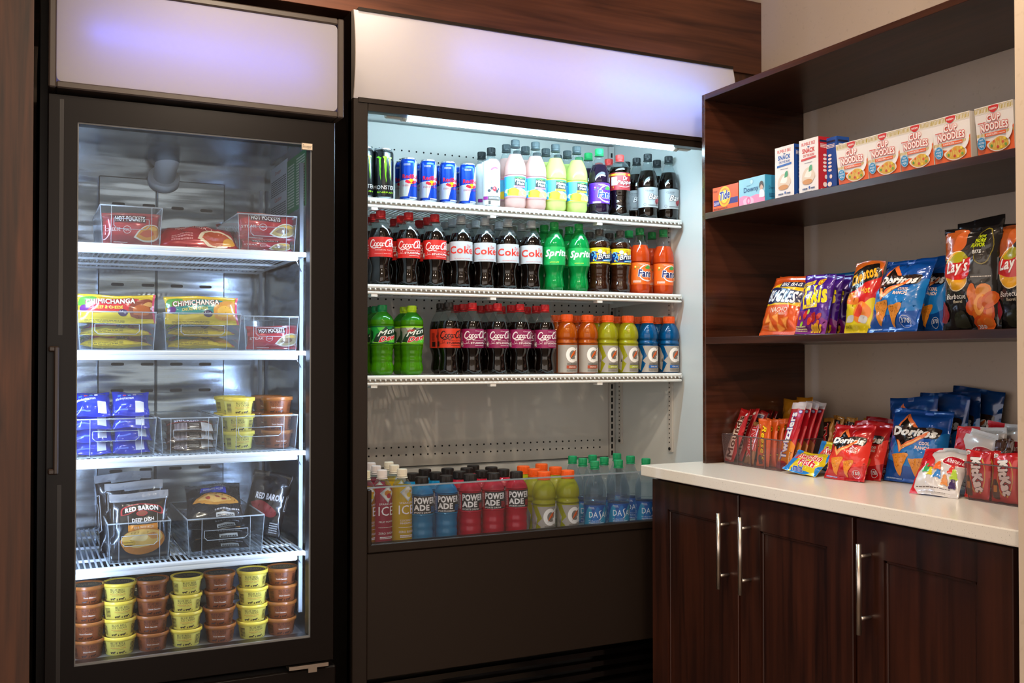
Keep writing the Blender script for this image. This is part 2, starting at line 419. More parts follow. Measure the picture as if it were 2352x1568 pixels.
BLK = pm('black_appliance', '#0f0907', .3, spec=.22)
BLK2 = pm('brown_black_metal', '#211812', .42, spec=.35, bump=(700, .15))
BLKG = pm('gloss_black', '#0c0908', .12, coat=.6)
BRONZE = pm('bronze_frame', '#4a403a', .35)
LINER = pm('white_liner', '#d5d8d6', .3, coat=.25)
RACK = pm('white_coated_rack', '#eef0ee', .3, coat=.3)
STEEL = steel('brushed_steel', '#98a2ab', .22, 'z')
NICKEL = pm('satin_nickel', '#cbbfb2', .28, 1)
CHROME = pm('chrome', '#d8d8d8', .12, 1)
def lightpanel(name, col, t=.45):
    m, nt, out = newmat(name)
    d = N(nt, 'ShaderNodeBsdfPrincipled'); d.inputs['Base Color'].default_value = lin(col); d.inputs['Roughness'].default_value = .35
    t_ = N(nt, 'ShaderNodeBsdfTranslucent'); t_.inputs[0].default_value = lin('#f4f2f6')
    mx = N(nt, 'ShaderNodeMixShader'); mx.inputs[0].default_value = t
    nt.links.new(d.outputs[0], mx.inputs[1]); nt.links.new(t_.outputs[0], mx.inputs[2]); nt.links.new(mx.outputs[0], out.inputs[0]); return m
OPAL = lightpanel('opal_panel', '#f1eff3')
OPAL2 = lightpanel('opal_panel_grey', '#c2bfbf', .5)
GLASS = clear('door_glass', '#f4f8fa', .0, .006, 1.45, base=.018)

# ================================================================ the freezer
FY = 2.50
fz = thing('glass_door_freezer', 'black single glass door freezer with lit white header beside the wood panel', 'freezer', (.38, 2.9, 0))
def rel(o, root):  # keep world placement of a part under its root
    o.matrix_parent_inverse = root.matrix_world.inverted() if False else Matrix.Translation(-Vector(root.location))
    return o
def P(root, name, mb, mats, label=None, par=None):
    o = mb.build(name, mats); o.parent = par or root
    if not par: o.matrix_parent_inverse = Matrix.Translation(-Vector(root.location))
    if label: o['label'] = label
    return o
b = MB(); b.box(.03, 2.565, 0, .062, 3.34, 2.11); b.box(.70, 2.565, 0, .722, 3.34, 2.11); b.box(.062, 3.31, 0, .70, 3.34, 2.11)
b.box(.062, 2.565, 1.852, .70, 3.31, 2.11); b.box(.062, 2.565, 0, .70, 3.31, .47)
P(fz, 'cabinet_body', b, BLK)
b = MB(); b.box(.062, 3.285, .47, .70, 3.31, 1.852); b.box(.062, 2.565, .47, .074, 3.285, 1.852); b.box(.688, 2.565, .47, .70, 3.285, 1.852)
b.box(.074, 2.565, 1.84, .688, 3.285, 1.852); P(fz, 'steel_liner', b, STEEL)
P(fz, 'liner_floor', MB().box(.074, 2.565, .47, .688, 3.285, .50), pm('aluminium_floor', '#a9a6a4', .4, .6))
# raised back panel with slots
b = MB(); b.box(.20, 3.255, .56, .365, 3.285, 1.80, bv=.003); b.box(.368, 3.255, .56, .572, 3.285, 1.80, bv=.003); bp = P(fz, 'air_duct_panel', b, STEEL)
b = MB()
for row in ([(272, 468), (342, 472), (408, 478.6), (474, 484)], [(270, 653), (340, 655), (406, 657), (472, 659)], [(270, 836), (338, 836), (405, 836), (471, 836)],
            [(269, 897), (337, 897), (404, 896), (470, 895)], [(266, 1082), (335, 1078), (403, 1075), (470, 1072)]):
    for px, py in row:
        c = at_y(px, py, 3.2545); w, h = .014, .0045
        pts = [(c.x - w + h * math.cos(t), c.z + h * math.sin(t)) for t in [PI / 2 + PI * i / 6 for i in range(7)]] + [(c.x + w + h * math.cos(t), c.z + h * math.sin(t)) for t in [-PI / 2 + PI * i / 6 for i in range(7)]]
        b.prism(pts, 'y', 3.2535, 3.2548)
P(fz, 'slot', b, pm('slot_dark', '#14110f', .6), 'rows of dark air slots', )['kind'] = 'stuff'
# lamp housing on the ceiling
b = MB(); c0 = at_y(392, 330, 3.12); c1 = at_y(377, 408, 3.24)
b.tube(c0, c1, .036, 20, r1=.032); b.tube(c1 + Vector((0, 0, .004)), c1 - Vector((0, -.02, .012)), .047, 20)
P(fz, 'drain_cover', b, pm('grey_white_plastic', '#dfe3e4', .35))
# notices on the right inner wall
def wallcard(nm, pa, pb, col, lab, art):
    """card on the X=.688 wall between two pixels (top-left, bottom-right)"""
    a = at_x(*pa, .6875); c = at_x(*pb, .6875)
    w = (a.y - c.y) * 1000; h = (a.z - c.z) * 1000
    o = P(fz, nm, MB().box(.6868, c.y, c.z, .6878, a.y, a.z), pm('card_' + col, col, .5), lab)
    pr = PR('m'); art(pr, w, h)
    if pr.items:
        me = pr.mesh('lettering', lambda u, v, off: (.6867 - off, a.y - u, c.z + v)); q = link('lettering', me, o)
def art1(p, w, h):
    p.txt('Danger', w * .3, w * .65, h * .82, h * .9, 'c03a2a'); p.lines(w * .06, w * .94, h * .45, h * .76, 8, '5a6066')
    p.txt('Caution', w * .28, w * .68, h * .33, h * .41, 'c03a2a'); p.lines(w * .06, w * .94, h * .04, h * .28, 6, '5a6066')
def art2(p, w, h): p.lines(w * .05, w * .4, h * .08, h * .9, 16, 'cfe3d2'); p.lines(w * .52, w * .95, h * .08, h * .95, 18, 'cfe3d2', seed=5)
wallcard('warning_notice', (622, 392), (660, 492), '#dde5e9', 'pale notice with red headings', art1)
wallcard('green_notice', (660, 372), (703, 470), '#3c8a5a', 'green notice card', art2)
# door
b = MB(); b.ring((.046, .48, .715, 1.852), (.108, .5425, .655, 1.7925), 'y', FY, FY + .055)
dr = P(fz, 'door', b, BLK)
P(fz, 'glass_pane', MB().box(.106, FY + .012, .54, .657, FY + .016, 1.795), GLASS, par=dr)
b = MB(); 
for x0, z0, x1, z1 in ((.1065, .541, .1105, 1.794), (.6525, .541, .6565, 1.794), (.11, 1.789, .653, 1.794), (.11, .541, .653, .547)): b.box(x0, FY + .004, z0, x1, FY + .011, z1)
P(fz, 'gasket', b, pm('grey_gasket', '#77797a', .4), par=dr)
b = MB(); b.box(.061, FY - .022, .985, .072, FY - .014, 1.275, bv=.003); b.box(.050, FY - .02, 1.262, .072, FY, 1.275, bv=.003); b.box(.050, FY - .02, .985, .072, FY, .998, bv=.003)
P(fz, 'handle', b, pm('dark_bronze', '#3a2f29', .3), 'dark bronze door pull', par=dr)
for z0, z1 in ((1.30, 1.84), (.50, .96)): P(fz, 'edge_strip', MB().box(.070, FY - .002, z0, .079, FY + .001, z1), pm('edge_strip', '#17110e', .35), par=dr)
o = P(fz, 'sticker', MB().box(.6285, FY - .001, 1.775, .6565, FY + .003, 1.793), pm('sticker_cream', '#d9c9b2', .5), 'small sticker reading Freezer', par=dr)
pr = PR(); pr.rect(628.5, 1775, 656.5, 1793, '2a2320').rect(629.5, 1776.2, 655.5, 1791.8, 'd9c9b2').txt('Freezer', 631.5, 653.5, 1779.5, 1788.5, '2a2320')
link('lettering', pr.mesh('lettering', lambda u, v, off: (u, FY - .001 - off, v)), o)
b = MB(); b.box(.60, FY - .006, .468, .70, FY + .03, .477); b.box(.65, FY, .455, .672, FY + .03, .468); P(fz, 'hinge', b, NICKEL, 'bright metal hinge plate')
b = MB(); b.box(.046, FY + .01, .0, .725, FY + .055, .462, bv=.004); P(fz, 'lower_grille', b, BLK)
b = MB(); b.box(.16, FY + .004, .10, .60, FY + .011, .425, bv=.004); b.box(.18, FY - .001, .12, .58, FY + .004, .40, bv=.003); P(fz, 'grille_insert', b, BLKG)
# header light box
b = MB()
for x0, z0, x1, z1 in ((.046, 1.861, .062, 2.115), (.716, 1.861, .732, 2.115), (.062, 1.861, .716, 1.877), (.062, 2.099, .716, 2.115)): b.box(x0, FY - .022, z0, x1, FY + .06, z1, bv=.003)
P(fz, 'header_frame', b, BRONZE)
def rrect(x0, z0, x1, z1, r, n=5):
    o = []
    for cx, cz, a in ((x1 - r, z1 - r, 0), (x0 + r, z1 - r, PI / 2), (x0 + r, z0 + r, PI), (x1 - r, z0 + r, 1.5 * PI)):
        o += [(cx + r * math.cos(a + PI / 2 * i / n), cz + r * math.sin(a + PI / 2 * i / n)) for i in range(n + 1)]
    return o
P(fz, 'header_bezel', MB().box(.062, FY - .012, 1.877, .716, FY - .007, 2.099), pm('bezel_dark', '#1d1816', .3))
P(fz, 'header_panel', MB().prism(rrect(.0625, 1.8775, .7155, 2.0985, .012), 'y', FY - .0165, FY - .0135), OPAL2, 'lit white opal header panel')
for o in list(fz.children):
    if o.name.startswith('header_bezel'): bpy.data.objects.remove(o)
b = MB(); b.box(.062, FY + .059, 1.877, .716, FY + .0635, 2.099); P(fz, 'header_back', b, pm('white_inside', '#e8e6e4', .6))
b = MB(); b.tube((.13, FY + .016, 2.0), (.36, FY + .028, 1.992), .010, 12); b.tube((.36, FY + .028, 1.992), (.66, FY + .045, 1.98), .010, 12)
P(fz, 'header_lamp', b, emis('blue_lamp_a', '#5264ff', 3.7), 'blue white lamp tube')
# light strips inside the door posts
b = MB(); b.box(.680, 2.568, .56, .686, 2.574, 1.60); P(fz, 'light_strip', b, emis('freezer_led', '#c8dcff', 52), 'cool white light strip')
b = MB(); b.box(.075, 2.568, .56, .082, 2.574, 1.72); P(fz, 'light_strip', b, emis('freezer_led', '#c8dcff', 52), 'cool white light strip')
# posts
for X, Y in ((.678, 2.70), (.678, 3.22), (.082, 2.70), (.082, 3.22)):
    b = MB(); b.box(X - .005, Y - .006, .56, X + .005, Y + .006, 1.78); P(fz, 'shelf_post', b, pm('post_steel', '#8f979c', .45, .3))
FZS = [1.528, 1.267, 1.004, .740]
for z in FZS:
    b = MB(); f0 = 2.615
    b.box(.088, f0, z - .012, .672, f0 + .014, z, bv=.004, seg=2); b.box(.112, f0 + .001, z - .024, .650, f0 + .012, z - .010, bv=.004, seg=2)
    for i in range(43):
        x = .098 + i * .0133; b.tube((x, f0 + .008, z - .003), (x, 3.245, z - .003), .0026, 5, cap=False)
    for y in (2.76, 2.95, 3.12, 3.245): b.box(.088, y, z - .011, .672, y + .008, z - .005)
    for x in (.088, .668): b.box(x, f0, z - .012, x + .005, 3.25, z - .004)
    sh = P(fz, 'shelf', b, pm('frosted_white_rack', '#e6f0f7', .3, coat=.3))
    b = MB()
    for x0, x1 in ((.655, .676), (.104, .084)):
        for y in (2.66,): b.tube((x0, y, z - .018), (x1, y + .03, z - .045), .0016, 5)
    P(fz, 'bracket', b, CHROME, par=sh)

# ================================================================ the open cooler
CY, CX0, CX1, CT = 2.70, .824, 2.154, 2.2275
ck = thing('open_display_cooler', 'black open drinks cooler with lit white header and three white racks', 'cooler', (1.49, 3.1, 0))
b = MB(); b.box(CX0, CY + .02, 0, CX0 + .03, 3.5, CT); b.box(CX1 - .03, CY + .02, 0, CX1, 3.5, CT); b.box(CX0 + .03, 3.44, 0, CX1 - .03, 3.5, CT)
b.box(CX0 + .03, CY + .11, 2.12, CX1 - .03, 3.44, CT); b.box(CX0 + .03, CY + .12, 0, CX1 - .03, 3.44, .66); P(ck, 'cabinet_body', b, BLK)
b = MB(); b.box(CX0, CY, 0, .868, CY + .05, 1.976, bv=.002); b.box(2.11, CY, 0, CX1, CY + .05, 1.976, bv=.002); b.box(.868, CY, 1.945, 2.11, CY + .012, 1.976)
b.box(.868, CY + .012, 1.945, 2.11, CY + .034, 1.953, mi=1); b.box(.868, CY + .030, 1.953, 2.11, CY + .034, 1.99, mi=1)
P(ck, 'front_frame', b, [BLK2, pm('frame_underside_tube_glow', '#5d625f', .4)])  # lighter grey underside: the tube's light on the frame put into its colour
IX0, IX1 = .868, 2.11
b = MB(); b.box(CX0 + .03, CY + .05, .66, IX0, 3.44, 2.12); b.box(IX1, CY + .05, .66, CX1 - .03, 3.44, 2.12); b.box(IX0, CY + .108, 2.09, IX1, 3.44, 2.12)
b.box(IX0, 3.415, .66, IX1, 3.44, 2.09); b.box(IX0, CY + .1085, 1.99, IX1, CY + .113, 2.12); b.box(IX0, CY + .034, 1.985, IX1, CY + .1085, 1.992); P(ck, 'white_liner', b, LINER)
b = MB(); b.box(IX0, CY + .012, .66, IX1, 3.415, .693); P(ck, 'well_floor', b, LINER)
zb = at_y(1240, 1055, 3.395).z
P(ck, 'back_panel', MB().box(.875, 3.395, zb, 2.083, 3.412, 2.085, bv=.001), pm('back_panel_white', '#cdcac4', .28, coat=.3), 'white perforated back panel')
P(ck, 'lower_back_panel', MB().box(.875, 3.35, .693, 2.09, 3.414, .855, bv=.002), LINER)
b = MB()
def holes(p0, p1, n, Y=3.3945):
    a, c = at_y(*p0, Y), at_y(*p1, Y)
    for i in range(n):
        q = a.lerp(c, i / (n - 1)); b.tube((q.x, Y, q.z), (q.x, Y - .0006, q.z), .0034, 8, smooth=False)
holes((854, 338.5), (1086.8, 362), 15); holes((846, 359), (1390, 411), 34)
holes((850, 686), (1205, 696), 22); holes((1208, 700), (1385, 703), 12); holes((850, 705), (1205, 713), 22); holes((1208, 714), (1385, 717), 12)
holes((847, 1029.8), (1377.7, 1010), 35); holes((847, 1047.8), (1377.7, 1026.6), 35)
P(ck, 'vent_hole', b, pm('hole_black', '#0d0b0a', .8), 'rows of small round vent holes')['kind'] = 'stuff'
# uprights
def upright(px, y0, y1, w, nm):
    a, c = at_x(px, y0, 2.1085), at_x(px, y1, 2.1085)
    b = MB(); b.box(2.102, a.y - w / 2, c.z, 2.1095, a.y + w / 2, a.z); o = P(ck, nm, b, pm('upright_paint', '#c9c5bf', .35))
    b = MB(); z = a.z - .02
    while z > c.z + .018: b.tube((2.1025, a.y + .004, z), (2.1012, a.y + .004, z), .0028, 8, smooth=False); z -= .0165
    b.tube((2.1025, a.y + .002, c.z + .011), (2.099, a.y + .002, c.z + .011), .006, 10)
    P(ck, 'upright_hole', b, pm('hole_black', '#0d0b0a', .8), par=o)['kind'] = 'stuff'
upright(1426, 395, 1018, .022, 'side_upright'); upright(1541, 470, 1037, .022, 'side_upright')
b = MB(); b.box(2.084, 3.385, zb - .02, 2.106, 3.412, 2.085); cu = P(ck, 'corner_upright', b, pm('upright_paint', '#c9c5bf', .35))
b = MB(); z = 2.06
while z > zb: b.box(2.090, 3.3838, z - .018, 2.0975, 3.3852, z); z -= .0262
P(ck, 'upright_slot', b, pm('hole_black', '#0d0b0a', .8), par=cu)['kind'] = 'stuff'
SY = 2.92
CKS = [1.738, 1.473, 1.194]
for k, z in enumerate(CKS):
    b = MB()
    b.box(.873, SY, z - .013, 2.100, SY + .02, z, bv=.005, seg=2); b.box(.873, SY, z - .0305, 2.098, SY + .01, z - .0215, bv=.004, seg=2)
    b.box(.873, SY + .006, z - .026, 2.098, SY + .009, z - .012, mi=1)
    for y in (3.06, 3.22, 3.37): b.box(.873, y, z - .012, 2.098, y + .01, z - .004)
    for x in (.873, 2.092): b.box(x, SY, z - .016, x + .005, 3.385, z - .004)
    P(ck, 'rack', b, [RACK, pm('rack_gap', '#7f776c', .6)])
    b = MB()
    for i in range(74): b.tube((.881 + i * .0165, SY - .001, z - .0172), (.881 + i * .0165, SY + .012, z - .006), .0028, 5); b.tube((.881 + i * .0165, SY + .012, z - .004), (.881 + i * .0165, 3.38, z - .004), .0025, 5, cap=False)
    P(ck, 'rack_wire', b, RACK, 'close white wires of the rack')['kind'] = 'stuff'
    b = MB()
    for x in (.95, 1.35, 1.75): b.box(x, SY + .002, z - .038, x + .02, SY + .03, z - .030)
    P(ck, 'rack_clip', b, RACK)
    b = MB(); b.prism([(3.395, z - .075), (3.38, z - .03), (2.98, z - .016), (2.98, z - .012), (3.395, z - .012)], 'x', 2.086, 2.089); P(ck, 'rack_bracket', b, RACK)
    b = MB(); b.prism([(3.395, z - .075), (3.38, z - .03), (2.98, z - .016), (2.98, z - .012), (3.395, z - .012)], 'x', .876, .879); P(ck, 'rack_bracket', b, RACK)
# lamp tube
b = MB(); b.tube((1.0, 2.753, 1.951), (1.94, 2.753, 1.951), .0115, 20); P(ck, 'lamp_tube', b, emis('cooler_tube', '#c6ecff', 36), 'bright cool white lamp tube')
for x0, x1, h0, h1 in ((.985, 1.0, .935, .99), (1.94, 1.957, 1.952, 2.01)):
    b = MB(); b.tube((x0, 2.753, 1.951), (x1, 2.753, 1.951), .0135, 20); b.box(h0, 2.740, 1.943, h1, 2.766, 1.967, bv=.006, seg=2)
    P(ck, 'lamp_holder', b, pm('lamp_holder', '#c9c2b4', .4), 'cream plastic lamp holder')
# header light box
prof = [(1.977, CY + .012)] + [(1.977 + .2485 * i / 8, CY + .002 - .018 * math.sin(PI * i / 8) ** .8) for i in range(9)] + [(2.2255, CY + .012)]
b = MB(); vs = []; fs = []
for x in (CX0 + .002, CX1 - .002):
    vs += [(x, y, z) for z, y in prof[1:-1]]
m = len(prof) - 2
fs = [(i, i + 1, m + i + 1, m + i) for i in range(m - 1)]; b.add(vs, fs, 0, True)
vs = [(x, y + .003, z) for x, y, z in vs]; b.add(vs, fs, 0, True)
P(ck, 'header_panel', b, OPAL, 'lit white opal header panel, bowed forward')
b = MB()
for x in (CX0, CX1 - .002):
    b.prism([(CY + .03, 1.977), (CY + .03, 2.2265)] + [(y, z) for z, y in reversed(prof[1:-1])], 'x', x, x + .002)
P(ck, 'header_end', b, pm('header_end', '#8d847d', .3))
b = MB(); b.box(CX0 + .014, CY - .004, 1.966, CX1 - .014, CY + .01, 1.979); b.box(CX0 + .014, CY - .004, 2.2245, CX1 - .004, CY + .02, 2.233); P(ck, 'header_rail', b, BLK2)
b = MB(); b.box(CX0 + .01, CY + .10, 1.995, CX1 - .01, CY + .107, 2.222); P(ck, 'header_back', b, pm('white_inside', '#e8e6e4', .6))
b = MB(); b.tube((1.12, CY + .045, 2.12), (1.62, CY + .038, 2.115), .010, 12)
P(ck, 'header_lamp', b, emis('blue_lamp_b', '#6a80ff', 4.5), 'violet blue lamp tube')
b = MB(); b.tube((1.62, CY + .038, 2.115), (2.04, CY + .026, 2.10), .012, 12); P(ck, 'header_lamp', b, emis('blue_lamp_c', '#3f8cff', 6), 'bright blue lamp tube')
# guard, front panel and kick grille
P(ck, 'front_guard', MB().box(.872, CY + .012, .722, 2.11, CY + .016, .881, bv=.001), clear('acrylic_guard', '#f2f6fb', .02, .012, 1.45, base=.018), 'low clear plastic guard')
P(ck, 'guard_edge', MB().box(.862, CY + .010, .8795, 2.11, CY + .018, .8835), clear('acrylic_edge', '#c3d2dc', .1, .45, 1.45, edgecol='#b9c6d2'))
b = MB(); b.box(.868, CY - .002, .700, 2.11, CY + .03, .7255, bv=.003); b.box(.868, CY - .002, .72, .880, CY + .02, .878, bv=.002); P(ck, 'guard_rail', b, BLK2)
P(ck, 'front_panel', MB().box(.868, CY + .003, .3465, 2.11, CY + .03, .699, bv=.002), BLK2)
b = MB(); b.box(.868, CY + .09, 0, 2.11, CY + .10, .34)
for i in range(9): b.box(.872, CY + .05, .03 + i * .034, 2.105, CY + .09, .046 + i * .034)
P(ck, 'kick_grille', b, BLKG)

# ================================================================ shelf unit, worktop, base cabinets
su = thing('open_shelf_unit', 'dark walnut open shelf unit standing on the stone worktop', 'shelf unit', (2.15, 1.95, .914))
SX, SYE, SYN = 1.941, 2.593, 1.306
P(su, 'side_panel', MB().box(SX, SYE - .016, .914, XR - .001, SYE, 2.086, bv=.001), DARKX)
P(su, 'top_board', MB().box(SX, SYN, 2.068, XR - .001, SYE - .016, 2.086, bv=.001), DARKY)
P(su, 'shelf', MB().box(SX, SYN, 1.687, XR - .001, SYE - .016, 1.707, bv=.001), DARKY)
P(su, 'shelf', MB().box(SX, SYN, 1.2915, XR - .001, SYE - .016, 1.3127, bv=.001), DARKY)
WT = MB().box(1.735, SYN, .8806, XR - .001, 2.636, .914, bv=.003, seg=2).build('worktop', speckle('quartz', '#f0e8dc', '#a89a88', 420, .25, .66, .15))
WT['label'] = 'pale speckled stone worktop lying on the dark base cabinets'; WT['category'] = 'worktop'
DX = 1.757
def cabinet(lab, doors, y0, y1):
    t = thing('base_cabinet', lab, 'cabinet', (2.05, (y0 + y1) / 2, 0))
    P(t, 'carcass', MB().box(DX + .02, y0, .09, XR - .002, y1, .8796), pm('carcass_dark', '#160b08', .4))
    P(t, 'toe_kick', MB().box(DX + .07, y0, 0, DX + .09, y1, .09), pm('carcass_dark', '#160b08', .4))
    for ya, yb, hx, h0, h1, s0, s1 in doors:
        zt = .8725; zo = .10; st = .083
        q = .008; b = MB(); b.ring((ya, zo, yb, zt), (ya + st, zo + st, yb - st, zt - st), 'x', DX, DX + .02)
        d = P(t, 'door', b, DOORW)
        P(t, 'door_panel', MB().box(DX + .008, ya + st - .004, zo + st - .004, DX + .017, yb - st + .004, zt - st + .004), DOORW, par=d)
        b = MB(); I = (ya + st, yb - st, zo + st, zt - st)
        for (a0, c0, a1, c1) in ((I[0], I[2], I[0] + q, I[3]), (I[1] - q, I[2], I[1], I[3]), (I[0], I[3] - q, I[1], I[3]), (I[0], I[2], I[1], I[2] + q)):
            b.box(DX + .004, a0, c0, DX + .009, a1, c1, bv=.002)
        P(t, 'panel_bead', b, DOORW, par=d)
        p0, p1 = at_x(hx, h0, DX - .035), at_x(hx, h1, DX - .035); q0, q1 = at_x(hx, s0, DX - .035), at_x(hx, s1, DX - .035)
        b = MB(); b.tube((DX - .035, p0.y, p0.z), (DX - .035, p0.y, p1.z), .0062, 16)
        for q_ in (q0, q1): b.tube((DX - .035, p0.y, q_.z), (DX + .002, p0.y, q_.z), .0045, 12)
        P(t, 'handle', b, NICKEL, 'brushed nickel bar handle', par=d)
Y = lambda px: at_x(px, 1150, DX).y
cabinet('dark wood base cabinet with two panelled doors beside the drinks cooler', [(Y(1695), Y(1498), 1650, 1178, 1352, 1205, 1322), (Y(1957.5), Y(1699), 1699.5, 1187, 1366, 1213.5, 1334)], Y(1961.5), Y(1498))
cabinet('dark wood base cabinet with one panelled door beside the pale wall end', [(Y(2325), Y(1966), 1972, 1249, 1457, 1278, 1421)], SYN + .002, Y(1963))
# ================================================================ drinks
PET = clear('clear_pet', '#eef4f5', .05, .015, 1.45, edge=.14, edgecol='#c8d6da')
def liquid(name, col, trans=.35, rough=.06):
    return pm(name, col, rough, 0, .5, .5, trans=trans)
COLA = liquid('cola', '#0c0604', .03)
def smoothprof(p, k=3):
    q = crom([(r, z) for r, z in p], k); return [(max(r, .0001) / 1000, z / 1000) for r, z in q]
def radat(prof):
    def f(z):
        for (r0, z0), (r1, z1) in zip(prof, prof[1:]):
            if z0 <= z <= z1 and z1 > z0: return r0 + (r1 - r0) * (z - z0) / (z1 - z0)
        return prof[-1][0]
    return f
PROF = {
 'contour': [(20, 0), (29, 2), (32.5, 8), (33.2, 20), (31.5, 35), (28.8, 50), (29.6, 62), (33.5, 75), (36.6, 84), (37, 88), (37, 100), (37, 120), (37, 146), (36.7, 153), (35, 162), (32, 172), (27.5, 182), (22.5, 192), (18, 200), (15, 206), (13.4, 210), (13.4, 216)],
 'straight': [(22, 0), (30, 2), (34, 8), (35.3, 20), (34.8, 34), (35.6, 38), (35.8, 60), (35.8, 108), (36.6, 113), (36.8, 128), (35, 144), (30.5, 159), (25.5, 171), (20, 183), (16, 194), (13.5, 202), (13.4, 216)],
 'ridged': [(22, 0), (31, 2), (35, 9), (36, 20), (34.5, 30), (31.8, 40), (32.8, 48), (31.2, 58), (33, 68), (32.8, 76), (35, 86), (36, 94), (36, 98), (36, 152), (36.4, 158), (36, 168), (32, 178), (25, 187), (18, 194), (14, 198), (13.4, 206)],
 'wide': [(25, 0), (33, 2), (35.6, 6), (35.6, 20), (35.6, 98), (36.2, 102), (35.6, 108), (33, 113), (33, 117), (36, 122), (36.5, 134), (35, 145), (32, 155), (27, 165), (22, 172), (19, 177), (18.6, 188)],
 'grip': [(24, 0), (31, 2), (33, 8), (33.4, 20), (32, 32), (33, 42), (31.5, 54), (32.8, 64), (31.5, 76), (33, 88), (34.2, 97), (34.2, 101), (34.2, 153), (34, 158), (31, 167), (26, 175), (20.5, 181), (18.5, 185), (18.5, 192)],
 'slim': [(20, 0), (26, 2), (28.6, 8), (29, 20), (29, 100), (29, 165), (28.2, 178), (25.5, 188), (20.5, 197), (16, 203), (13.5, 207), (13.4, 214)],
 'water': [(22, 0), (31, 2), (34.5, 9), (35, 20), (35, 90), (35.8, 95), (36, 118), (35, 134), (31.5, 150), (26.5, 164), (21, 177), (16.5, 188), (13.6, 196), (13.4, 204)],
}
CAPS = {'s': (14.8, 17, 0), 'w': (20.8, 20, 0), 'b': (20, 21, 0)}
HH = {'contour': 232, 'straight': 232, 'ridged': 218, 'wide': 201, 'grip': 206, 'slim': 232, 'water': 225}
def make_bottle(name, cat, kind, fill, liq, capt, capcol, lab=None, art=None, clearcol=None, label_mat=None, nolabel=False, ink_kind='m', H=None):
    prof = smoothprof(PROF[kind]); R = radat(prof); Ht = (H or HH[kind]) / 1000
    t = thing(name, 'x', cat)
    bump = kind in ('contour', 'straight', 'ridged', 'water')
    def rf(r, z, a): return r * (1 - .16 * (.5 + .5 * math.cos(5 * a)) * max(0, 1 - z / .014)) if bump and z < .014 else r
    mis = [0 if (prof[j][1] + prof[j + 1][1]) / 2 < fill / 1000 else 1 for j in range(len(prof) - 1)]
    b = MB(); b.lathe(prof, 36, mis=mis, rf=rf)
    body = b.build('bottle', [liq, clearcol or PET], t)
    cr, ch, _ = CAPS[capt]; cr /= 1000; ch /= 1000; z0 = Ht - ch
    b = MB(); nn = 72
    def rr(r, z, a): return r * (1.0 if int(round(a / (2 * PI) * nn)) % 2 else .965) if z0 + .002 < z < Ht - .003 else r
    b.lathe([(cr * .96, z0 - .005), (cr * 1.0, z0 - .0045), (cr * 1.0, z0 - .001), (cr * .93, z0 - .0005), (cr * .97, z0 + .0006), (cr, z0 + .0025), (cr, Ht - .004), (cr * .97, Ht - .001), (cr * .88, Ht)], nn, rf=rr, smooth=False)
    if kind in ('straight', 'contour', 'ridged', 'slim', 'water'): b.lathe([(.0155, z0 - .009), (.0165, z0 - .0085), (.0165, z0 - .007), (.0155, z0 - .0065)], 24)
    cap = b.build('cap', pm('cap_' + capcol, '#' + capcol, .35, trans=.0), t)
    parts = [body, cap]
    def surf(u, v, off): return ((R(v) + .0005 + off) * math.sin(u / (R(v) + .0005)), -(R(v) + .0005 + off) * math.cos(u / (R(v) + .0005)), v)
    surf.normal = lambda u, v: Vector((math.sin(u / R(v)), -math.cos(u / R(v)), 0))
    if lab:
        z0, z1, col = lab
        b = MB(); pts = [(R(z / 1000) + .0004, z / 1000) for z in [z0 + (z1 - z0) * i / 6 for i in range(7)]]
        b.lathe(pts, 36, capb=False, capt=False)
        lb = b.build('label', label_mat or ink(col, 'm'), t)
        if art:
            p = PR(ink_kind); art(p); rmm = R((z0 + z1) / 2000) * 1000
            lt = link('lettering', p.mesh('lettering', surf, us=[i * 5 for i in range(-22, 23)], vs=[z0 + 10 * i for i in range(1, 12)] if kind in ('ridged',) else (), clip=(-108, 108, z0, z1)), lb)
            parts.append((lb, [lt]))
        else: parts.append(lb)
    elif art:
        p = PR(ink_kind); art(p)
        lt = link('printed_label', p.mesh('printed_label', surf, us=[i * 5 for i in range(-22, 23)], vs=[20 * i for i in range(1, 11)]), t); parts.append(lt)
    reg(t, parts); return t
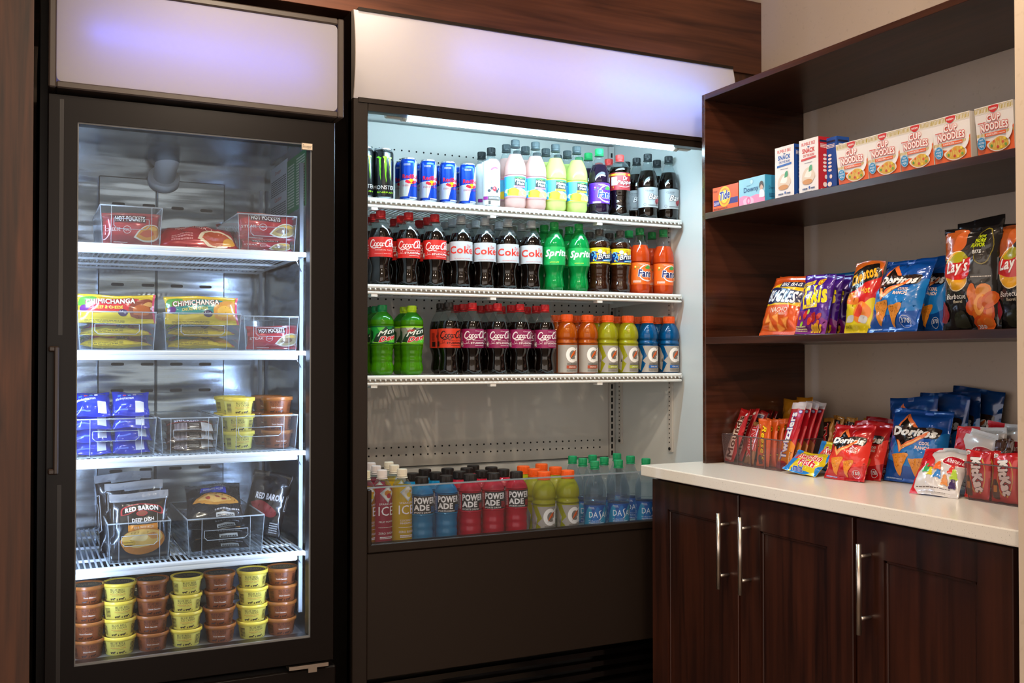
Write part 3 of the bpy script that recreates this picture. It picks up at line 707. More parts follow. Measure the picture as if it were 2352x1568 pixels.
def script_cc(p, x0, x1, y0, y1, col, w=.3):
    def S(pts, ww=1): p.stroke([(x0 + a / 10 * (x1 - x0), y0 + (b_ + .3) / 3.6 * (y1 - y0)) for a, b_ in pts], w * ww * (y1 - y0) / 3.4, col, 5, True, same=True)
    def O(cx, cy, rx, ry): S([(cx + rx * math.cos(t), cy + ry * math.sin(t)) for t in [.6 + 2 * PI * i / 8 for i in range(9)]], 1.2)
    S([(2.05, 2.3), (1.95, 2.8), (1.45, 2.95), (.85, 2.5), (.4, 1.6), (.35, .8), (.75, .35), (1.35, .45), (2.05, 1.1)], 1.6)
    S([(.45, .5), (1.2, -.05), (2.2, -.2), (3.0, .08), (3.5, -.2), (4.4, .1)], 1.3)
    O(2.5, 1.15, .4, .65); S([(3.8, 1.45), (3.5, 1.8), (3.1, 1.5), (3.0, .95), (3.25, .55), (3.85, .95)], 1.3); O(4.35, 1.15, .38, .62); S([(4.8, 1.8), (4.7, 1.0), (4.8, .55), (5.15, .8)], 1.2)
    S([(5.05, 1.55), (5.3, 1.62), (5.5, 1.55)], 1.6)
    S([(7.25, 2.1), (7.25, 2.7), (6.8, 2.95), (6.25, 2.5), (5.85, 1.6), (5.8, .8), (6.15, .4), (6.8, .55), (7.25, 1.1)], 1.6)
    S([(6.7, 2.9), (7.4, 3.2), (8.5, 3.15), (9.2, 2.7)], 1.0)
    O(7.65, 1.15, .38, .65); S([(8.1, .95), (8.75, 2.4), (8.6, 2.9), (8.35, 2.3), (8.3, .9), (8.6, .55)], 1.2); O(9.1, 1.15, .36, .6); S([(9.5, 1.8), (9.4, 1.0), (9.5, .6), (9.9, .8)], 1.2)
    p.layer += 1
def art_coke(p, bg, fg='f4ece8', plain=False, extra=None):
    script_cc(p, -47, 47, 112, 141, fg)
    if extra: p.txt(extra, -8, 14, 137, 142, fg)
    if plain:
        p.txt('ORIGINAL TASTE', -26, 34, 105, 108.5, fg); p.txt('Delicious & Refreshing', -26, 28, 94, 97, fg, bold=.0)
    else:
        p.txt({'1c1010': 'ZERO SUGAR'}.get(fg, 'ORIGINAL TASTE'), -16, 34, 107.5, 110.5, fg)
        p.txt('STUDIOPass', -22, 36, 98.5, 104.5, fg, bold=.045); p.lines(-8, 28, 92.5, 95, 1, fg)
        p.ring(-33, 106, 4.2, 4.9, fg); p.rect(-62, 90, -49, 106, fg).rect(-61, 91, -50, 105, '3a1512').ell(-55.5, 98, 4, 5.5, fg)
        p.lines(-62, -52, 109, 136, 9, '7a1f1c' if bg != '8e1a50' else 'c99ab4'); p.stroke([(-47, 100), (-40, 99), (-33, 100.5), (-24, 100)], .8, fg)
    p.lines(56, 62, 92, 112, 4, 'e8dcd8')
def art_diet(p):
    p.txt('Coke', -44, 42, 108, 132, 'd9362a', bold=.028); p.txt('Diet', 16, 32, 127, 137, 'd9362a', bold=0, shear=.4)
    p.txt('NO SUGAR NO CALORIES', -25, 30, 91, 93.5, 'd9362a', bold=0); p.lines(44, 50, 92, 103, 4, '5d6a78'); p.lines(-62, -55, 90, 132, 12, 'b33a34')
def art_sprite(p):
    p.poly([(-60, 88), (-20, 88), (-40, 104), (-60, 98)], '17b35c')
    p.txt('Sprite', -40, 46, 106, 137, 'f2f8f2', bold=.045, shear=.28, up=3); p.txt('LEMON-LIME', -22, 10, 93, 96.5, 'd6e84a', bold=.02, shear=.2)
    p.lines(40, 46, 90, 103, 4, 'dff0e0')
def art_brisk(p):
    p.rect(-108, 104, 108, 146, '15286b'); p.poly([(-50, 146), (40, 146), (44, 134), (10, 128), (-20, 139), (-44, 135)], 'f3d21a'); p.rect(-108, 98, 108, 103, 'f3d21a').rect(-108, 147, 108, 152, 'f3d21a')
    for x, y, r, c in ((-24, 136, 5, '2a4da8'), (-34, 128, 4.5, '3f8fd6'), (-36, 118, 5, '1c2f80'), (-18, 122, 6, '2f7ad0'), (-28, 110, 4, 'f3c81c'), (-12, 131, 4, 'e8c020'), (-6, 139, 7.5, 'bfe2f4'), (8, 132, 6, 'e9f4fa'), (-22, 108, 3, '2f9e4a'), (14, 138, 4.5, 'c88a2a'), (22, 106, 4, '2f9e4a')): p.ell(x, y, r, r * .9, c, 12)
    p.stroke([(-40, 132), (-30, 140), (-22, 128), (-28, 116), (-18, 106)], 3.5, '5fb2ea'); p.stroke([(-20, 134), (-14, 122), (-18, 110)], 3, 'f0a51e')
    p.otxt('Brisk', -12, 34, 112, 130, 'f4f6f8', '16182a', shear=.25, up=5, ob=.11); p.poly([(2, 104), (38, 109), (38, 114), (2, 110)], '2b8fd0'); p.lines(5, 34, 106, 110, 1, 'f4f4f4')
    p.txt('LEMON', 6, 16, 144, 148, '2a2a20'); p.lines(0, 30, 141, 143, 1, '6a5a10'); p.rect(-48, 112, -42, 143, 'e8e8ea').lines(-47.5, -42.5, 113, 142, 14, '333a55')
def art_fanta(p, bg, txtc, sub):
    p.ell(18, 72, 33, 30, 'f4f2f0').ell(20, 72, 31.5, 27, bg); p.otxt('Fanta', -16, 50, 58, 84, txtc, 'f4f4f4', shear=.1, up=-2, ob=.12, bold=.05)
    p.smooth([(8, 90), (22, 99), (36, 92), (26, 86), (14, 86)], '3f9e3a'); p.ell(-26, 93, 4, 4, 'f6d23a' if sub == 'ORANGE' else 'd43aa0').ell(-26, 93, 1.8, 1.8, 'fff6e0'); p.ell(-16, 91, 2.6, 1.8, '3f9e3a').ell(-27, 86, 2.6, 1.8, '3f9e3a')
    p.txt('CAFFEINE', -14, 10, 102, 104.5, 'f6f0ea', bold=0).txt('FREE', -8, 4, 99, 101.2, 'f6f0ea', bold=0); p.txt(sub, -2, 22, 46, 50, 'f4f2f4', bold=.03, up=-3)
    p.lines(-34, -6, 38, 46, 3, 'f6ece6')
    if sub == 'ORANGE': p.ell(38, 54, 8, 7, 'f8a23a').ring(38, 54, 6.2, 7, 'fbe3b8')
def art_mm(p, edge, sub):
    p.rect(-108, 39, 108, 41.5, edge).rect(-108, 106.5, 108, 110, edge)
    p.poly([(-70, 41.5), (-30, 41.5), (-36, 106), (-70, 106)], '2f9fd6')
    p.smooth([(-46, 56), (-30, 66), (-10, 58), (12, 70), (44, 60), (60, 66), (60, 52), (10, 50), (-20, 48)], 'd9f1fa')
    p.smooth([(-28, 44), (-24, 62), (-4, 68), (14, 60), (20, 43), (0, 41.5)], 'f6c81e'); p.smooth([(10, 42), (14, 58), (34, 62), (52, 54), (54, 42)], 'f9e56a'); p.ring(34, 54, 9, 11, 'fdf6c0', a0=PI, a1=2 * PI)
    p.ell(-24, 56, 3, 7, '58a83c'); p.rect(-2, 75, 38, 105, '22272a'); p.poly([(-2, 105), (-2, 101), (18, 98), (38, 101), (38, 105)], '2f8f45').poly([(10, 102), (18, 97), (26, 102), (18, 100.5)], 'a8d84a')
    p.txt('Minute', 0, 36, 88, 97, 'f6f6f2', bold=.04, arc=1).txt('Maid', 6, 32, 78, 87, 'f6f6f2', bold=.04); p.rect(-4, 69, 36, 75, edge); p.txt(sub, 2, 34, 70.5, 73.6, '5a1c3a' if sub[0] == 'P' else '3a4a1c'); p.lines(2, 34, 66, 67.5, 1, '1c4a7a')
    p.rect(44, 46, 49, 90, 'e8eef2').lines(44.5, 48.5, 47, 89, 14, '4a6a86')
def art_dr(p):
    p.rect(-108, 142, 108, 148, 'e6b42a'); p.ell(14, 145, 7, 3.4, 'b8401c'); p.lines(-20, 4, 144, 146, 1, '8a1c1c'); p.rect(-46, 108, -22, 137, 'efe9e4')
    p.otxt('Dr', -2, 16, 124, 140, 'f4eeea', '5a1216', shear=.25).otxt('Pepper', -22, 40, 106, 124, 'f4eeea', '5a1216', shear=.25, up=3); p.stroke([(-16, 104), (8, 101), (36, 110)], 1.4, 'f4eeea'); p.ell(-36, 101, 1.8, 3.6, 'e6b42a')
def art_barq(p):
    p.txt("IT'S GOOD", -22, 8, 96, 99.5, '1c1c1e', bold=.03).lines(-18, 6, 92.5, 94.5, 1, '2a2a2c')
    p.otxt("Barq's", -12, 62, 60, 88, 'f4f4f2', '1c1c1e', bold=.03, ob=.09, shear=.35, up=3); p.ell(22, 60, 9, 9, '9c2430').ell(30, 66, 7, 6, 'b83038').ell(20, 54, 5, 5, '6e141e')
    p.ring(-24, 48, 4, 4.8, '3a3a3c'); p.lines(-12, 26, 45, 49, 1, '2a2a2c'); p.rect(-64, 46, -55, 70, 'eceef0').lines(-63, -56, 47, 69, 8, '2a2a2c')
def art_dew(p, diet):
    bg = 'a8aaa0' if diet else '1f9a3c'
    p.rect(-108, 98, 108, 101.5, '7ed321' if diet else '0f5f2c').rect(-108, 148, 108, 152, '9be02a' if diet else '0f5f2c')
    p.poly([(-60, 101), (-34, 101), (-34, 134), (-50, 146), (-60, 140)], '46b83a' if not diet else '5a6a58').poly([(-46, 101), (-34, 114), (-34, 134), (-46, 142)], '0b4a20' if not diet else '274a2c').poly([(-38, 101), (-28, 112), (-20, 101)], 'dfe8d8')
    p.poly([(-20, 148), (4, 148), (20, 130), (-6, 126)], '58c83c' if not diet else 'c2c4b8').poly([(-8, 136), (8, 150), (22, 136)], '0d3f2c').poly([(14, 101), (50, 101), (50, 122), (30, 118)], '55c23a')
    p.poly([(-30, 106), (46, 136), (52, 126), (52, 112), (-16, 99), (-32, 100)], '8ae030'); p.poly([(-34, 104), (-20, 128), (46, 152), (56, 130), (40, 112), (-14, 101)], '17351f')
    p.otxt('Mtn', -18, 40, 119, 134, 'eef4ea', '14301c', shear=.35, up=14, ob=.08); p.otxt('Dew', -14, 46, 101, 117, 'd6262a', 'f4f0ea', shear=.35, up=13, ob=.1, bold=.05)
    if diet: p.txt('diet', -14, 8, 134, 142, 'd6262a', bold=.03, shear=.3, up=3)
def art_gat(p, clipart=True, flav='ORANGE', fc='a8401c', tint=None):
    g = 'a39a90'
    if clipart: p.poly([(-62, 4), (-20, 4), (-34, 34), (-30, 48), (-50, 60), (-40, 72), (-20, 97), (40, 97), (60, 97), (60, 4)] if 0 else [(-34, 4), (-18, 34), (-30, 44), (-14, 60), (-30, 96), (44, 96), (44, 4)], g)
    else: p.rect(-44, 4, 56, 97, g)
    if clipart: p.poly([(-60, 20), (-38, 10), (-44, 44), (-30, 60), (-46, 90), (-60, 96)], g)
    p.ring(12, 64, 9, 22, 'f4efe8', 26, sy=1.18, a0=.55, a1=2 * PI - .95); p.poly([(12, 60), (34, 60), (34, 84), (28, 84), (28, 66), (12, 66)], 'f4efe8') ; p.poly([(22, 42), (34, 42), (34, 64), (22, 64)], 'f4efe8')
    p.ell(14, 64, 12, 15, '7d766e'); p.poly([(4, 52), (10, 66), (16, 74), (26, 80), (22, 66), (14, 60)], 'e8641e').poly([(2, 46), (28, 82), (29, 80), (6, 50)], '3a2018')
    p.rect(21, 55, 34, 61, 'f4efe8').rect(27, 44, 34, 55, 'f4efe8').rect(28, 74, 34, 88, 'f4efe8'); p.lines(-6, 34, 30, 38, 2, '5f5a52'); p.rect(-8, 18, 30, 28, fc); p.txt(flav, 0, 24, 20.5, 25.5, 'f0e6dc', bold=.02); p.lines(-8, 30, 8, 14, 2, '6f6a62')
def art_power(p, c):
    p.rect(-80, 101, -34, 153, c).lines(-56, -37, 106, 148, 14, 'e8e0dc'); p.rect(50, 101, 80, 153, c)
    p.txt('POWER', -31, 38, 130, 149, 'f0eae6', bold=.05).txt('ADE', -31, 16, 111, 128, 'f0eae6', bold=.05); p.txt('SPORTS DRINK', -31, 22, 103, 107.5, 'f0eae6', bold=.015); p.lines(22, 44, 106, 124, 5, c)
def art_ice(p, fruit, c1, c2):
    f = 'f0e6ea'
    p.poly([(-8, 168), (16, 192 - 4), (38, 168), (16, 140)], 'b9c2c4').poly([(-3, 166), (16, 184), (34, 167), (15, 145)], 'e8e2d8').ell(14, 168, 9, 8, c1).ell(19, 160, 8, 7, c2).ell(24, 170, 5, 4, 'd99a2a')
    p.txt('SPARKLING', -10, 38, 134, 139.5, f, bold=0); p.txt('ICE', -12, 36, 104, 130, f, bold=.01)
    for i, w in enumerate(fruit): p.txt(w, -8 - (3 if len(w) > 9 else 0), 30 + (3 if len(w) > 9 else 0), 84 - 8 * i, 89 - 8 * i, f, bold=0)
    p.lines(-12, 36, 74 - 4 * len(fruit), 76 - 4 * len(fruit), 1, f); p.txt('ZERO SUGAR', -12, 36, 51, 57, f, bold=.01); p.lines(-8, 32, 38, 46, 2, f)
def art_das(p):
    for i in range(6): p.smooth([(-80 + i * 28, 24), (-70 + i * 28, 60), (-56 + i * 28, 84), (-46 + i * 28, 60), (-60 + i * 28, 24)], ['1a6fb8', '1f8fb8'][i % 2])
    p.txt('DA', -28, 0, 50, 68, 'f2f6f8', bold=.01); p.stroke([(12, 72), (5, 68), (8, 58), (10, 48), (3, 42)], 3.4, 'f2f6f8'); p.txt('ANI', 13, 46, 50, 68, 'f2f6f8', bold=.01)
    p.txt('Please', -28, -12, 80, 84, 'f2f6f8').txt('recycle', -28, -10, 76, 79.5, 'f2f6f8'); p.txt('Purified Water', -28, 12, 38, 41.5, 'e8f2f8'); p.lines(-28, 20, 31, 36, 2, 'd0e4f0'); p.lines(-28, 30, 24, 28, 1, 'f2f6f8')
    for y in (36, 54, 74): p.ring(-50, y, 3, 3.8, 'd0e4f0', 8)
# ---- one of each bottle
BL = {}
def B(key, *a, **k): BL[key] = make_bottle(*a, **k)
lab_ = lambda c: ink(c, 'm')
B('coke_plain', 'soda_bottle', 'bottle', 'contour', 176, COLA, 's', 'c81f22', (86, 147, 'd0251f'), lambda p: art_coke(p, 'd0251f', plain=True))
B('coke', 'soda_bottle', 'bottle', 'contour', 176, COLA, 's', 'c81f22', (86, 147, 'd0251f'), lambda p: art_coke(p, 'd0251f'))
B('diet', 'soda_bottle', 'bottle', 'contour', 176, COLA, 's', 'a9b5bd', (86, 147, 'c3c7cc'), art_diet)
B('zero', 'soda_bottle', 'bottle', 'contour', 172, COLA, 's', '25201f', (86, 147, 'd63a22'), lambda p: art_coke(p, 'd63a22', '1c1010'))
B('cherry', 'soda_bottle', 'bottle', 'contour', 172, COLA, 's', 'cc2028', (86, 147, '8e1a50'), lambda p: art_coke(p, '8e1a50', extra='Cherry'))
B('sprite', 'soda_bottle', 'bottle', 'contour', 178, liquid('lime_soda', '#0fa04c', .5), 's', '0f9a48', (86, 147, '12a24e'), art_sprite, clearcol=clear('green_pet', '#4fc878', .05, .25, 1.45, edge=.4, edgecol='#1fa050'))
B('brisk', 'tea_bottle', 'bottle', 'ridged', 176, liquid('dark_tea', '#33190d', .2), 's', '3a3634', (98, 152, 'f0cc1a'), art_brisk)
B('fanta_o', 'soda_bottle', 'bottle', 'straight', 172, liquid('orange_soda', '#e2531a', .5), 's', '0f8a44', (32, 108, 'f06a1e'), lambda p: art_fanta(p, 'f06a1e', '232a66', 'ORANGE'))
B('fanta_g', 'soda_bottle', 'bottle', 'straight', 176, liquid('grape_soda', '#1c0f22', .1), 's', '14a85c', (39, 110, '5a1fa8'), lambda p: art_fanta(p, '5a1fa8', '1c3fa0', 'GRAPE'))
B('pink', 'lemonade_bottle', 'bottle', 'straight', 184, liquid('pink_lemonade', '#f2cdc6', .6), 's', '3c484b', (39, 110, '52b4dc'), lambda p: art_mm(p, 'e88ab8', 'PINK LEMONADE'))
B('yellow', 'lemonade_bottle', 'bottle', 'straight', 184, liquid('lemonade', '#e2ee98', .6), 's', '3c484b', (39, 110, '52b4dc'), lambda p: art_mm(p, 'f0e03a', 'LEMONADE'))
B('dr', 'soda_bottle', 'bottle', 'ridged', 172, COLA, 's', 'd6332e', (91, 152, '9c2028'), art_dr)
B('barq', 'root_beer_bottle', 'bottle', 'straight', 172, COLA, 's', '23292b', (39, 110, 'a9b0b4'), art_barq)
B('dew', 'soda_bottle', 'bottle', 'ridged', 170, liquid('green_soda', '#58a80e', .5), 's', '0f7a44', (98, 152, '1f9a3c'), lambda p: art_dew(p, 0), clearcol=liquid('green_plastic', '#3aa02a', .5))
B('dewdiet', 'soda_bottle', 'bottle', 'ridged', 170, liquid('green_soda', '#58a80e', .5), 's', 'a4d016', (98, 152, '8f9488'), lambda p: art_dew(p, 1), clearcol=liquid('green_plastic', '#3aa02a', .5))
GO, GY, GB = liquid('orange_sports', '#cf6410', .5), liquid('yellow_sports', '#c6c226', .55), liquid('blue_sports', '#0b62a0', .45)
for k, m, f, c, cl in (('gat_o', GO, 'ORANGE', 'a8401c', False), ('gat_y', GY, 'LEMON-LIME', '9aa01c', True), ('gat_b', GB, 'COOL BLUE', '1c5ca0', True)):
    B(k, 'sports_drink_bottle', 'bottle', 'wide', 178, m, 'w', 'ee5f1c', None, lambda p, f=f, c=c, cl=cl: art_gat(p, cl, f, c), clearcol=m)
for k, col, c in (('pow_b', '#1a90c4', '1466a8'), ('pow_r', '#dc2440', 'c8202a')):
    m = liquid('power_' + k, col, .5)
    B(k, 'sports_drink_bottle', 'bottle', 'grip', 188, m, 'b', '1d1a19', (101, 153, '25211f'), lambda p, c=c: art_power(p, c), clearcol=m)
B('ice_p', 'sparkling_water_bottle', 'bottle', 'slim', 186, liquid('fruit_punch', '#b83050', .5), 's', 'e2dcdc', None, lambda p: art_ice(p, ['FRUIT PUNCH'], 'e08a2c', 'c02a3c'))
B('ice_y', 'sparkling_water_bottle', 'bottle', 'slim', 186, liquid('pineapple_water', '#ecc830', .6), 's', 'e6e2d0', None, lambda p: art_ice(p, ['COCONUT', 'PINEAPPLE'], 'e8dcc0', 'e8c02a'))
B('ice_o', 'sparkling_water_bottle', 'bottle', 'slim', 186, liquid('orange_water', '#d08a1c', .6), 's', 'e6e2c8', None, lambda p: art_ice(p, ['ORANGE', 'MANGO'], 'e8a040', 'e8c02a'))
WATER = clear('water_pet', '#cfdde4', .05, .05, 1.4, edge=.3, edgecol='#c4d2da')
B('water', 'water_bottle', 'bottle', 'water', 150, WATER, 's', '11905a', (21, 88, '17539c'), art_das, clearcol=clear('water_top', '#dfe7ea', .05, .03, 1.4, edge=.3, edgecol='#d0d8dc'))
# ---- cans
def make_can(name, r, h, body, art, lidcol='#c9cfd2', bodym=None):
    t = thing(name, 'x', 'can'); r /= 1000; h /= 1000
    prof = [(r * .78, 0), (r * .82, .001), (r * .97, .006), (r, .010), (r, h - .016), (r * .97, h - .011), (r * .88, h - .005), (r * .86, h - .003), (r * .89, h - .001), (r * .89, h)]
    al = pm('can_metal', lidcol, .22, .9)
    b = MB(); b.lathe(prof, 40, mis=[1, 1, 0, 0, 0, 0, 1, 1, 1]); bd = b.build('can_body', [bodym or ink(body, 'f'), al], t)
    R = radat(prof); surf = lambda u, v, off: ((R(v) + .0002 + off) * math.sin(u / (R(v))), -(R(v) + .0002 + off) * math.cos(u / (R(v))), v)
    p = PR('f' if name == 'energy_drink_can' else 'm'); art(p)
    lt = link('printed_label', p.mesh('printed_label', surf, us=[i * 4 for i in range(-24, 25)], vs=[10, h * 1000 - 16, h * 1000 - 11]), t)
    b = MB(); b.tube((0, -.006, h - .002), (0, .006, h - .002), .004, 8, r1=.003); lid = b.build('pull_tab', al, t)
    reg(t, [bd, lt, lid]); return t
def art_monster(p):
    def claw(x, w, y1, y0, sd, w_=.72):
        w *= w_
        r = random.Random(sd); L = []; Rr = []; n = 9
        for i in range(n):
            y = y1 + (y0 - y1) * i / (n - 1); ww = w * (1 - i / (n - 1)) ** .6 * (.8 + .4 * r.random()); xx = x + r.uniform(-.8, .8) + 2.5 * i / n
            L.append((xx - ww / 2, y)); Rr.append((xx + ww / 2, y))
        p.poly(L + Rr[::-1], '7fd62a')
    claw(-12, 9, 126, 56, 1); claw(5, 10, 126, 48, 2); claw(20, 7, 126, 56, 3)
    p.poly([(-24, 128), (-16, 131), (-6, 126), (-8, 122), (-16, 124)], '7fd62a').poly([(-4, 130), (8, 131), (10, 125), (0, 124)], '7fd62a').poly([(14, 128), (25, 130), (27, 126), (16, 123)], '7fd62a')
    p.txt('MONSTER', -33, 38, 29, 41, 'eef0f0', bold=.0); p.txt('ENERGY', -20, 36, 17, 22, '9fd62a', bold=.02); p.txt('TAURINE', -4, 34, 147, 151, 'b8bcbc', bold=0)
def art_rb(p):
    p.rect(-84, 4, 84, 131, '123fae')
    for o in (0,): p.poly([(o - 33, 62), (o - 10, 62), (o + 6, 131), (o + 33, 131), (o + 33, 68), (o - 2, 62)] if 0 else [(8, 62), (40, 62), (40, 131), (19, 131)], 'c9ced0')
    p.poly([(-46, 13), (-8, 13), (3, 56), (-4, 66), (-46, 62)], 'c2c8cc').rect(-2, 4, 30, 12, 'd5dadc').lines(-1, 28, 6, 9, 1, '2a4a9a')
    p.txt('Red', -25, 2, 69, 82, 'd9243c', bold=.035).txt('Bull', 4, 32, 69, 82, 'd9243c', bold=.035)
    p.ell(3, 60, 9, 8, 'f2c024').smooth([(-16, 58), (-12, 64), (-4, 62), (2, 56), (-4, 53), (-10, 55)], 'd9243c').smooth([(22, 58), (18, 64), (10, 62), (4, 56), (10, 53), (16, 55)], 'd9243c')
    p.txt('ENERGY DRINK', -23, 27, 44, 49.5, 'a52a5c', bold=.0); p.lines(-20, 0, 110, 116, 2, 'c9d4ea')
def art_celsius(p):
    p.ring(12, 112, 12, 17, 'c9d6da', 24, a0=PI * .75, a1=PI * 1.7); p.ring(12, 112, 12, 18, 'dc3c66', 16, a0=PI * .3, a1=PI * .85)
    p.txt('CELSIUS', -10, 26, 76, 84, '4a5458', bold=.0); p.ell(10, 58, 8, 8, 'c8303c', 14).ell(-8, 52, 5, 5, '2a3440', 12).ell(0, 60, 4, 5, '343c4c', 12).ell(18, 51, 5, 5, '2a3440', 12).ell(24, 58, 4, 4, '3a4454', 12).ell(8, 60, 3, 3, 'e8808a', 10)
    p.txt('SPARKLING', -9, 20, 42, 46, '98a2a6', bold=0); p.rect(-30, 23, -12, 34, '8a2a80').rect(-11, 22, 30, 34, '2c3436').lines(-8, 26, 24, 33, 3, 'd0d8da'); p.rect(-10, 8, -3, 19, '3a4244'); p.ring(8, 13, 4, 4.8, 'a0a8aa').ring(18, 13, 4, 4.8, 'a0a8aa')
BL['monster'] = make_can('energy_drink_can', 33, 158, '141719', art_monster, bodym=pm('black_can', '#15181a', .25, .3, .3))
BL['redbull'] = make_can('energy_drink_can', 26.8, 135, '123fae', art_rb)
BL['celsius'] = make_can('fitness_drink_can', 28.8, 156, 'e6eef0', art_celsius, bodym=pm('white_can', '#e2eaec', .3, 0, .3))
# ---- placing them
ORD = ['first', 'second', 'third', 'fourth', 'fifth', 'sixth', 'seventh', 'eighth', 'ninth', 'tenth']
FIRST = {}
def put(key, x, y, z, label, group, rz=0):
    o = BL[key]
    if key not in FIRST: FIRST[key] = 1; o.location = (x, y, z); o.rotation_euler = (0, 0, rz); o['label'] = label; o['group'] = group; return o
    return dup(o, (x, y, z), (0, 0, rz), label, group)
DESC = {'coke_plain': 'cola bottle with plain red label and red cap', 'coke': 'cola bottle with busier red label and red cap', 'diet': 'cola bottle with silver label and grey cap',
 'zero': 'cola bottle with orange-red label and black cap', 'cherry': 'cola bottle with plum purple label', 'sprite': 'green lime soda bottle', 'brisk': 'dark iced tea bottle with yellow label',
 'fanta_o': 'orange soda bottle with green cap', 'fanta_g': 'purple labelled grape soda bottle', 'pink': 'pink lemonade bottle', 'yellow': 'yellow lemonade bottle', 'dr': 'dark soda bottle with maroon label',
 'barq': 'root beer bottle with silver label', 'dew': 'bright green soda bottle with dark green cap', 'dewdiet': 'bright green soda bottle with lime yellow cap', 'gat_o': 'orange sports drink bottle', 'gat_y': 'yellow sports drink bottle',
 'gat_b': 'blue sports drink bottle with orange cap', 'pow_b': 'blue sports drink bottle with black cap', 'pow_r': 'red sports drink bottle with black cap', 'ice_p': 'slim red drink bottle with white cap',
 'ice_y': 'slim yellow drink bottle with white cap', 'ice_o': 'slim orange drink bottle with white cap', 'water': 'clear water bottle with green cap', 'monster': 'tall black energy drink can with green claw marks',
 'redbull': 'slim blue and silver energy drink can', 'celsius': 'white drink can with red berry picture'}
GRP = {'monster': 'black energy drink cans', 'redbull': 'slim blue energy drink cans', 'celsius': 'white drink cans with berries'}
def row(items, z, shelf):
    """items: (key, px, rows deep); front row at the rack edge"""
    cnt = {}; tot = {}
    for k, px, n in items: tot[k] = tot.get(k, 0) + 1
    for k, px, n in items:
        i = cnt.get(k, 0); cnt[k] = i + 1
        r = {'monster': .033, 'redbull': .027, 'celsius': .029}.get(k, .037)
        y0 = SY + .012 + r; x0 = at_y(px, 700, y0).x; pitch = r * 2 + .0035
        for j in range(n):
            which = ORD[i] + ' from left' if tot[k] > 1 else 'only column'
            w = ('front row' if j == 0 else ORD[j] + ' row back')
            lab = f'{DESC[k]}, {which}, {w}, {shelf} rack'
            if len(lab.split()) > 16: lab = lab.replace(' with ', ', ').replace(' and ', ', ')
            key = k
            jx = R_.uniform(-.003, .003) if j else 0
            if k == 'celsius' and j >= 1: pass
            put(key, x0 + jx + (.004 * j), y0 + pitch * j, z + .0002, lab, GRP.get(k, DESC[k] + 's'), math.radians({'redbull': -4, 'pink': -24, 'yellow': -24, 'coke': -3, 'coke_plain': -4, 'cherry': 0, 'zero': -2, 'celsius': -20}.get(k, -15) + R_.uniform(-4, 4) + (0 if j == 0 else R_.uniform(-25, 25))))
row([('monster', 833, 2), ('monster', 879, 2), ('redbull', 937.5, 2), ('redbull', 983.3, 2), ('redbull', 1028.8, 2), ('redbull', 1073.6, 2), ('celsius', 1128.7, 2),
     ('pink', 1183.5, 2), ('pink', 1230, 3), ('yellow', 1276.3, 3), ('yellow', 1325, 3), ('fanta_g', 1376.8, 3), ('dr', 1424, 3), ('barq', 1488.5, 3), ('barq', 1536.4, 2)], CKS[0], 'top')
row([('coke_plain', 874.4, 3), ('coke', 938, 3), ('coke', 998.2, 3), ('diet', 1058.7, 3), ('diet', 1113.3, 3), ('diet', 1165.9, 3), ('diet', 1220.5, 3), ('sprite', 1273, 3), ('sprite', 1329.5, 3),
     ('brisk', 1377, 3), ('brisk', 1425, 3), ('fanta_o', 1470, 3), ('fanta_o', 1524, 3)], CKS[1], 'middle')
row([('dew', 814, 2), ('dew', 878, 3), ('dewdiet', 946, 2), ('zero', 1031, 2), ('cherry', 1084.5, 3), ('cherry', 1142.5, 3), ('cherry', 1194, 3), ('cherry', 1251.5, 3),
     ('gat_o', 1302, 2), ('gat_o', 1349.5, 2), ('gat_y', 1395.7, 2), ('gat_y', 1442, 2), ('gat_b', 1487.5, 2), ('gat_b', 1536.2, 2)], CKS[2], 'lower')
for px, Y_, nm in ((1128, 3.115, 'nearer'), (1106, 3.195, 'farther')):   # root beer bottles behind the white cans
    put('barq', at_y(px, 700, Y_).x, Y_, CKS[0] + .0002, f"root beer bottle behind the white berry cans, {nm} of two, top rack", 'root beer bottles behind the white cans', .4)
WZ = .6935
def well(key, pts, front):
    for i, (px, py) in enumerate(pts):
        c = at_z(px, py, WZ + HH[{'ice_o': 'slim', 'ice_p': 'slim', 'ice_y': 'slim', 'pow_b': 'grip', 'pow_r': 'grip', 'gat_y': 'wide', 'water': 'water'}[key]] / 1000)
        fr = i < front
        if fr: c = at_y(px, py, 2.7595)
        lab = f'{DESC[key]} in the well, {"front row" if fr else "behind"}' + (f', {ORD[i if fr else i - front]} from left' if (front if fr else len(pts) - front) > 1 else '')
        put(key, c.x, c.y, WZ, lab, DESC[key] + 's in the bottom well', math.radians(R_.uniform(-5, 5) - 13 if fr else R_.uniform(-40, 40)))
well('ice_o', [(838.7, 1080)], 1)
well('ice_p', [(877.5, 1077), (864, 1069), (852, 1062)], 1)
well('ice_y', [(923.6, 1075.5), (905.7, 1067), (893, 1060)], 1)
well('pow_b', [(969, 1094), (1025, 1091), (947, 1085.5), (976, 1076.6), (1001, 1083.5)], 2)
well('pow_r', [(1079.8, 1089), (1132.9, 1086.5), (1186, 1082.5), (1028, 1074.5), (1055, 1081.5), (1072, 1073.5), (1087, 1067.5), (1106.6, 1079.5), (1128.6, 1071.5), (1156, 1076.5)], 3)
well('gat_y', [(1249.3, 1083), (1303.9, 1079.5), (1227, 1076), (1202, 1069.5), (1276, 1071.5), (1243.8, 1064.5)], 2)
well('water', [(1366, 1058.5), (1420.4, 1055), (1483.7, 1052), (1315, 1046.5), (1338.6, 1052), (1361, 1044.5), (1387.7, 1049.5), (1448, 1046.5), (1417, 1041)], 3)
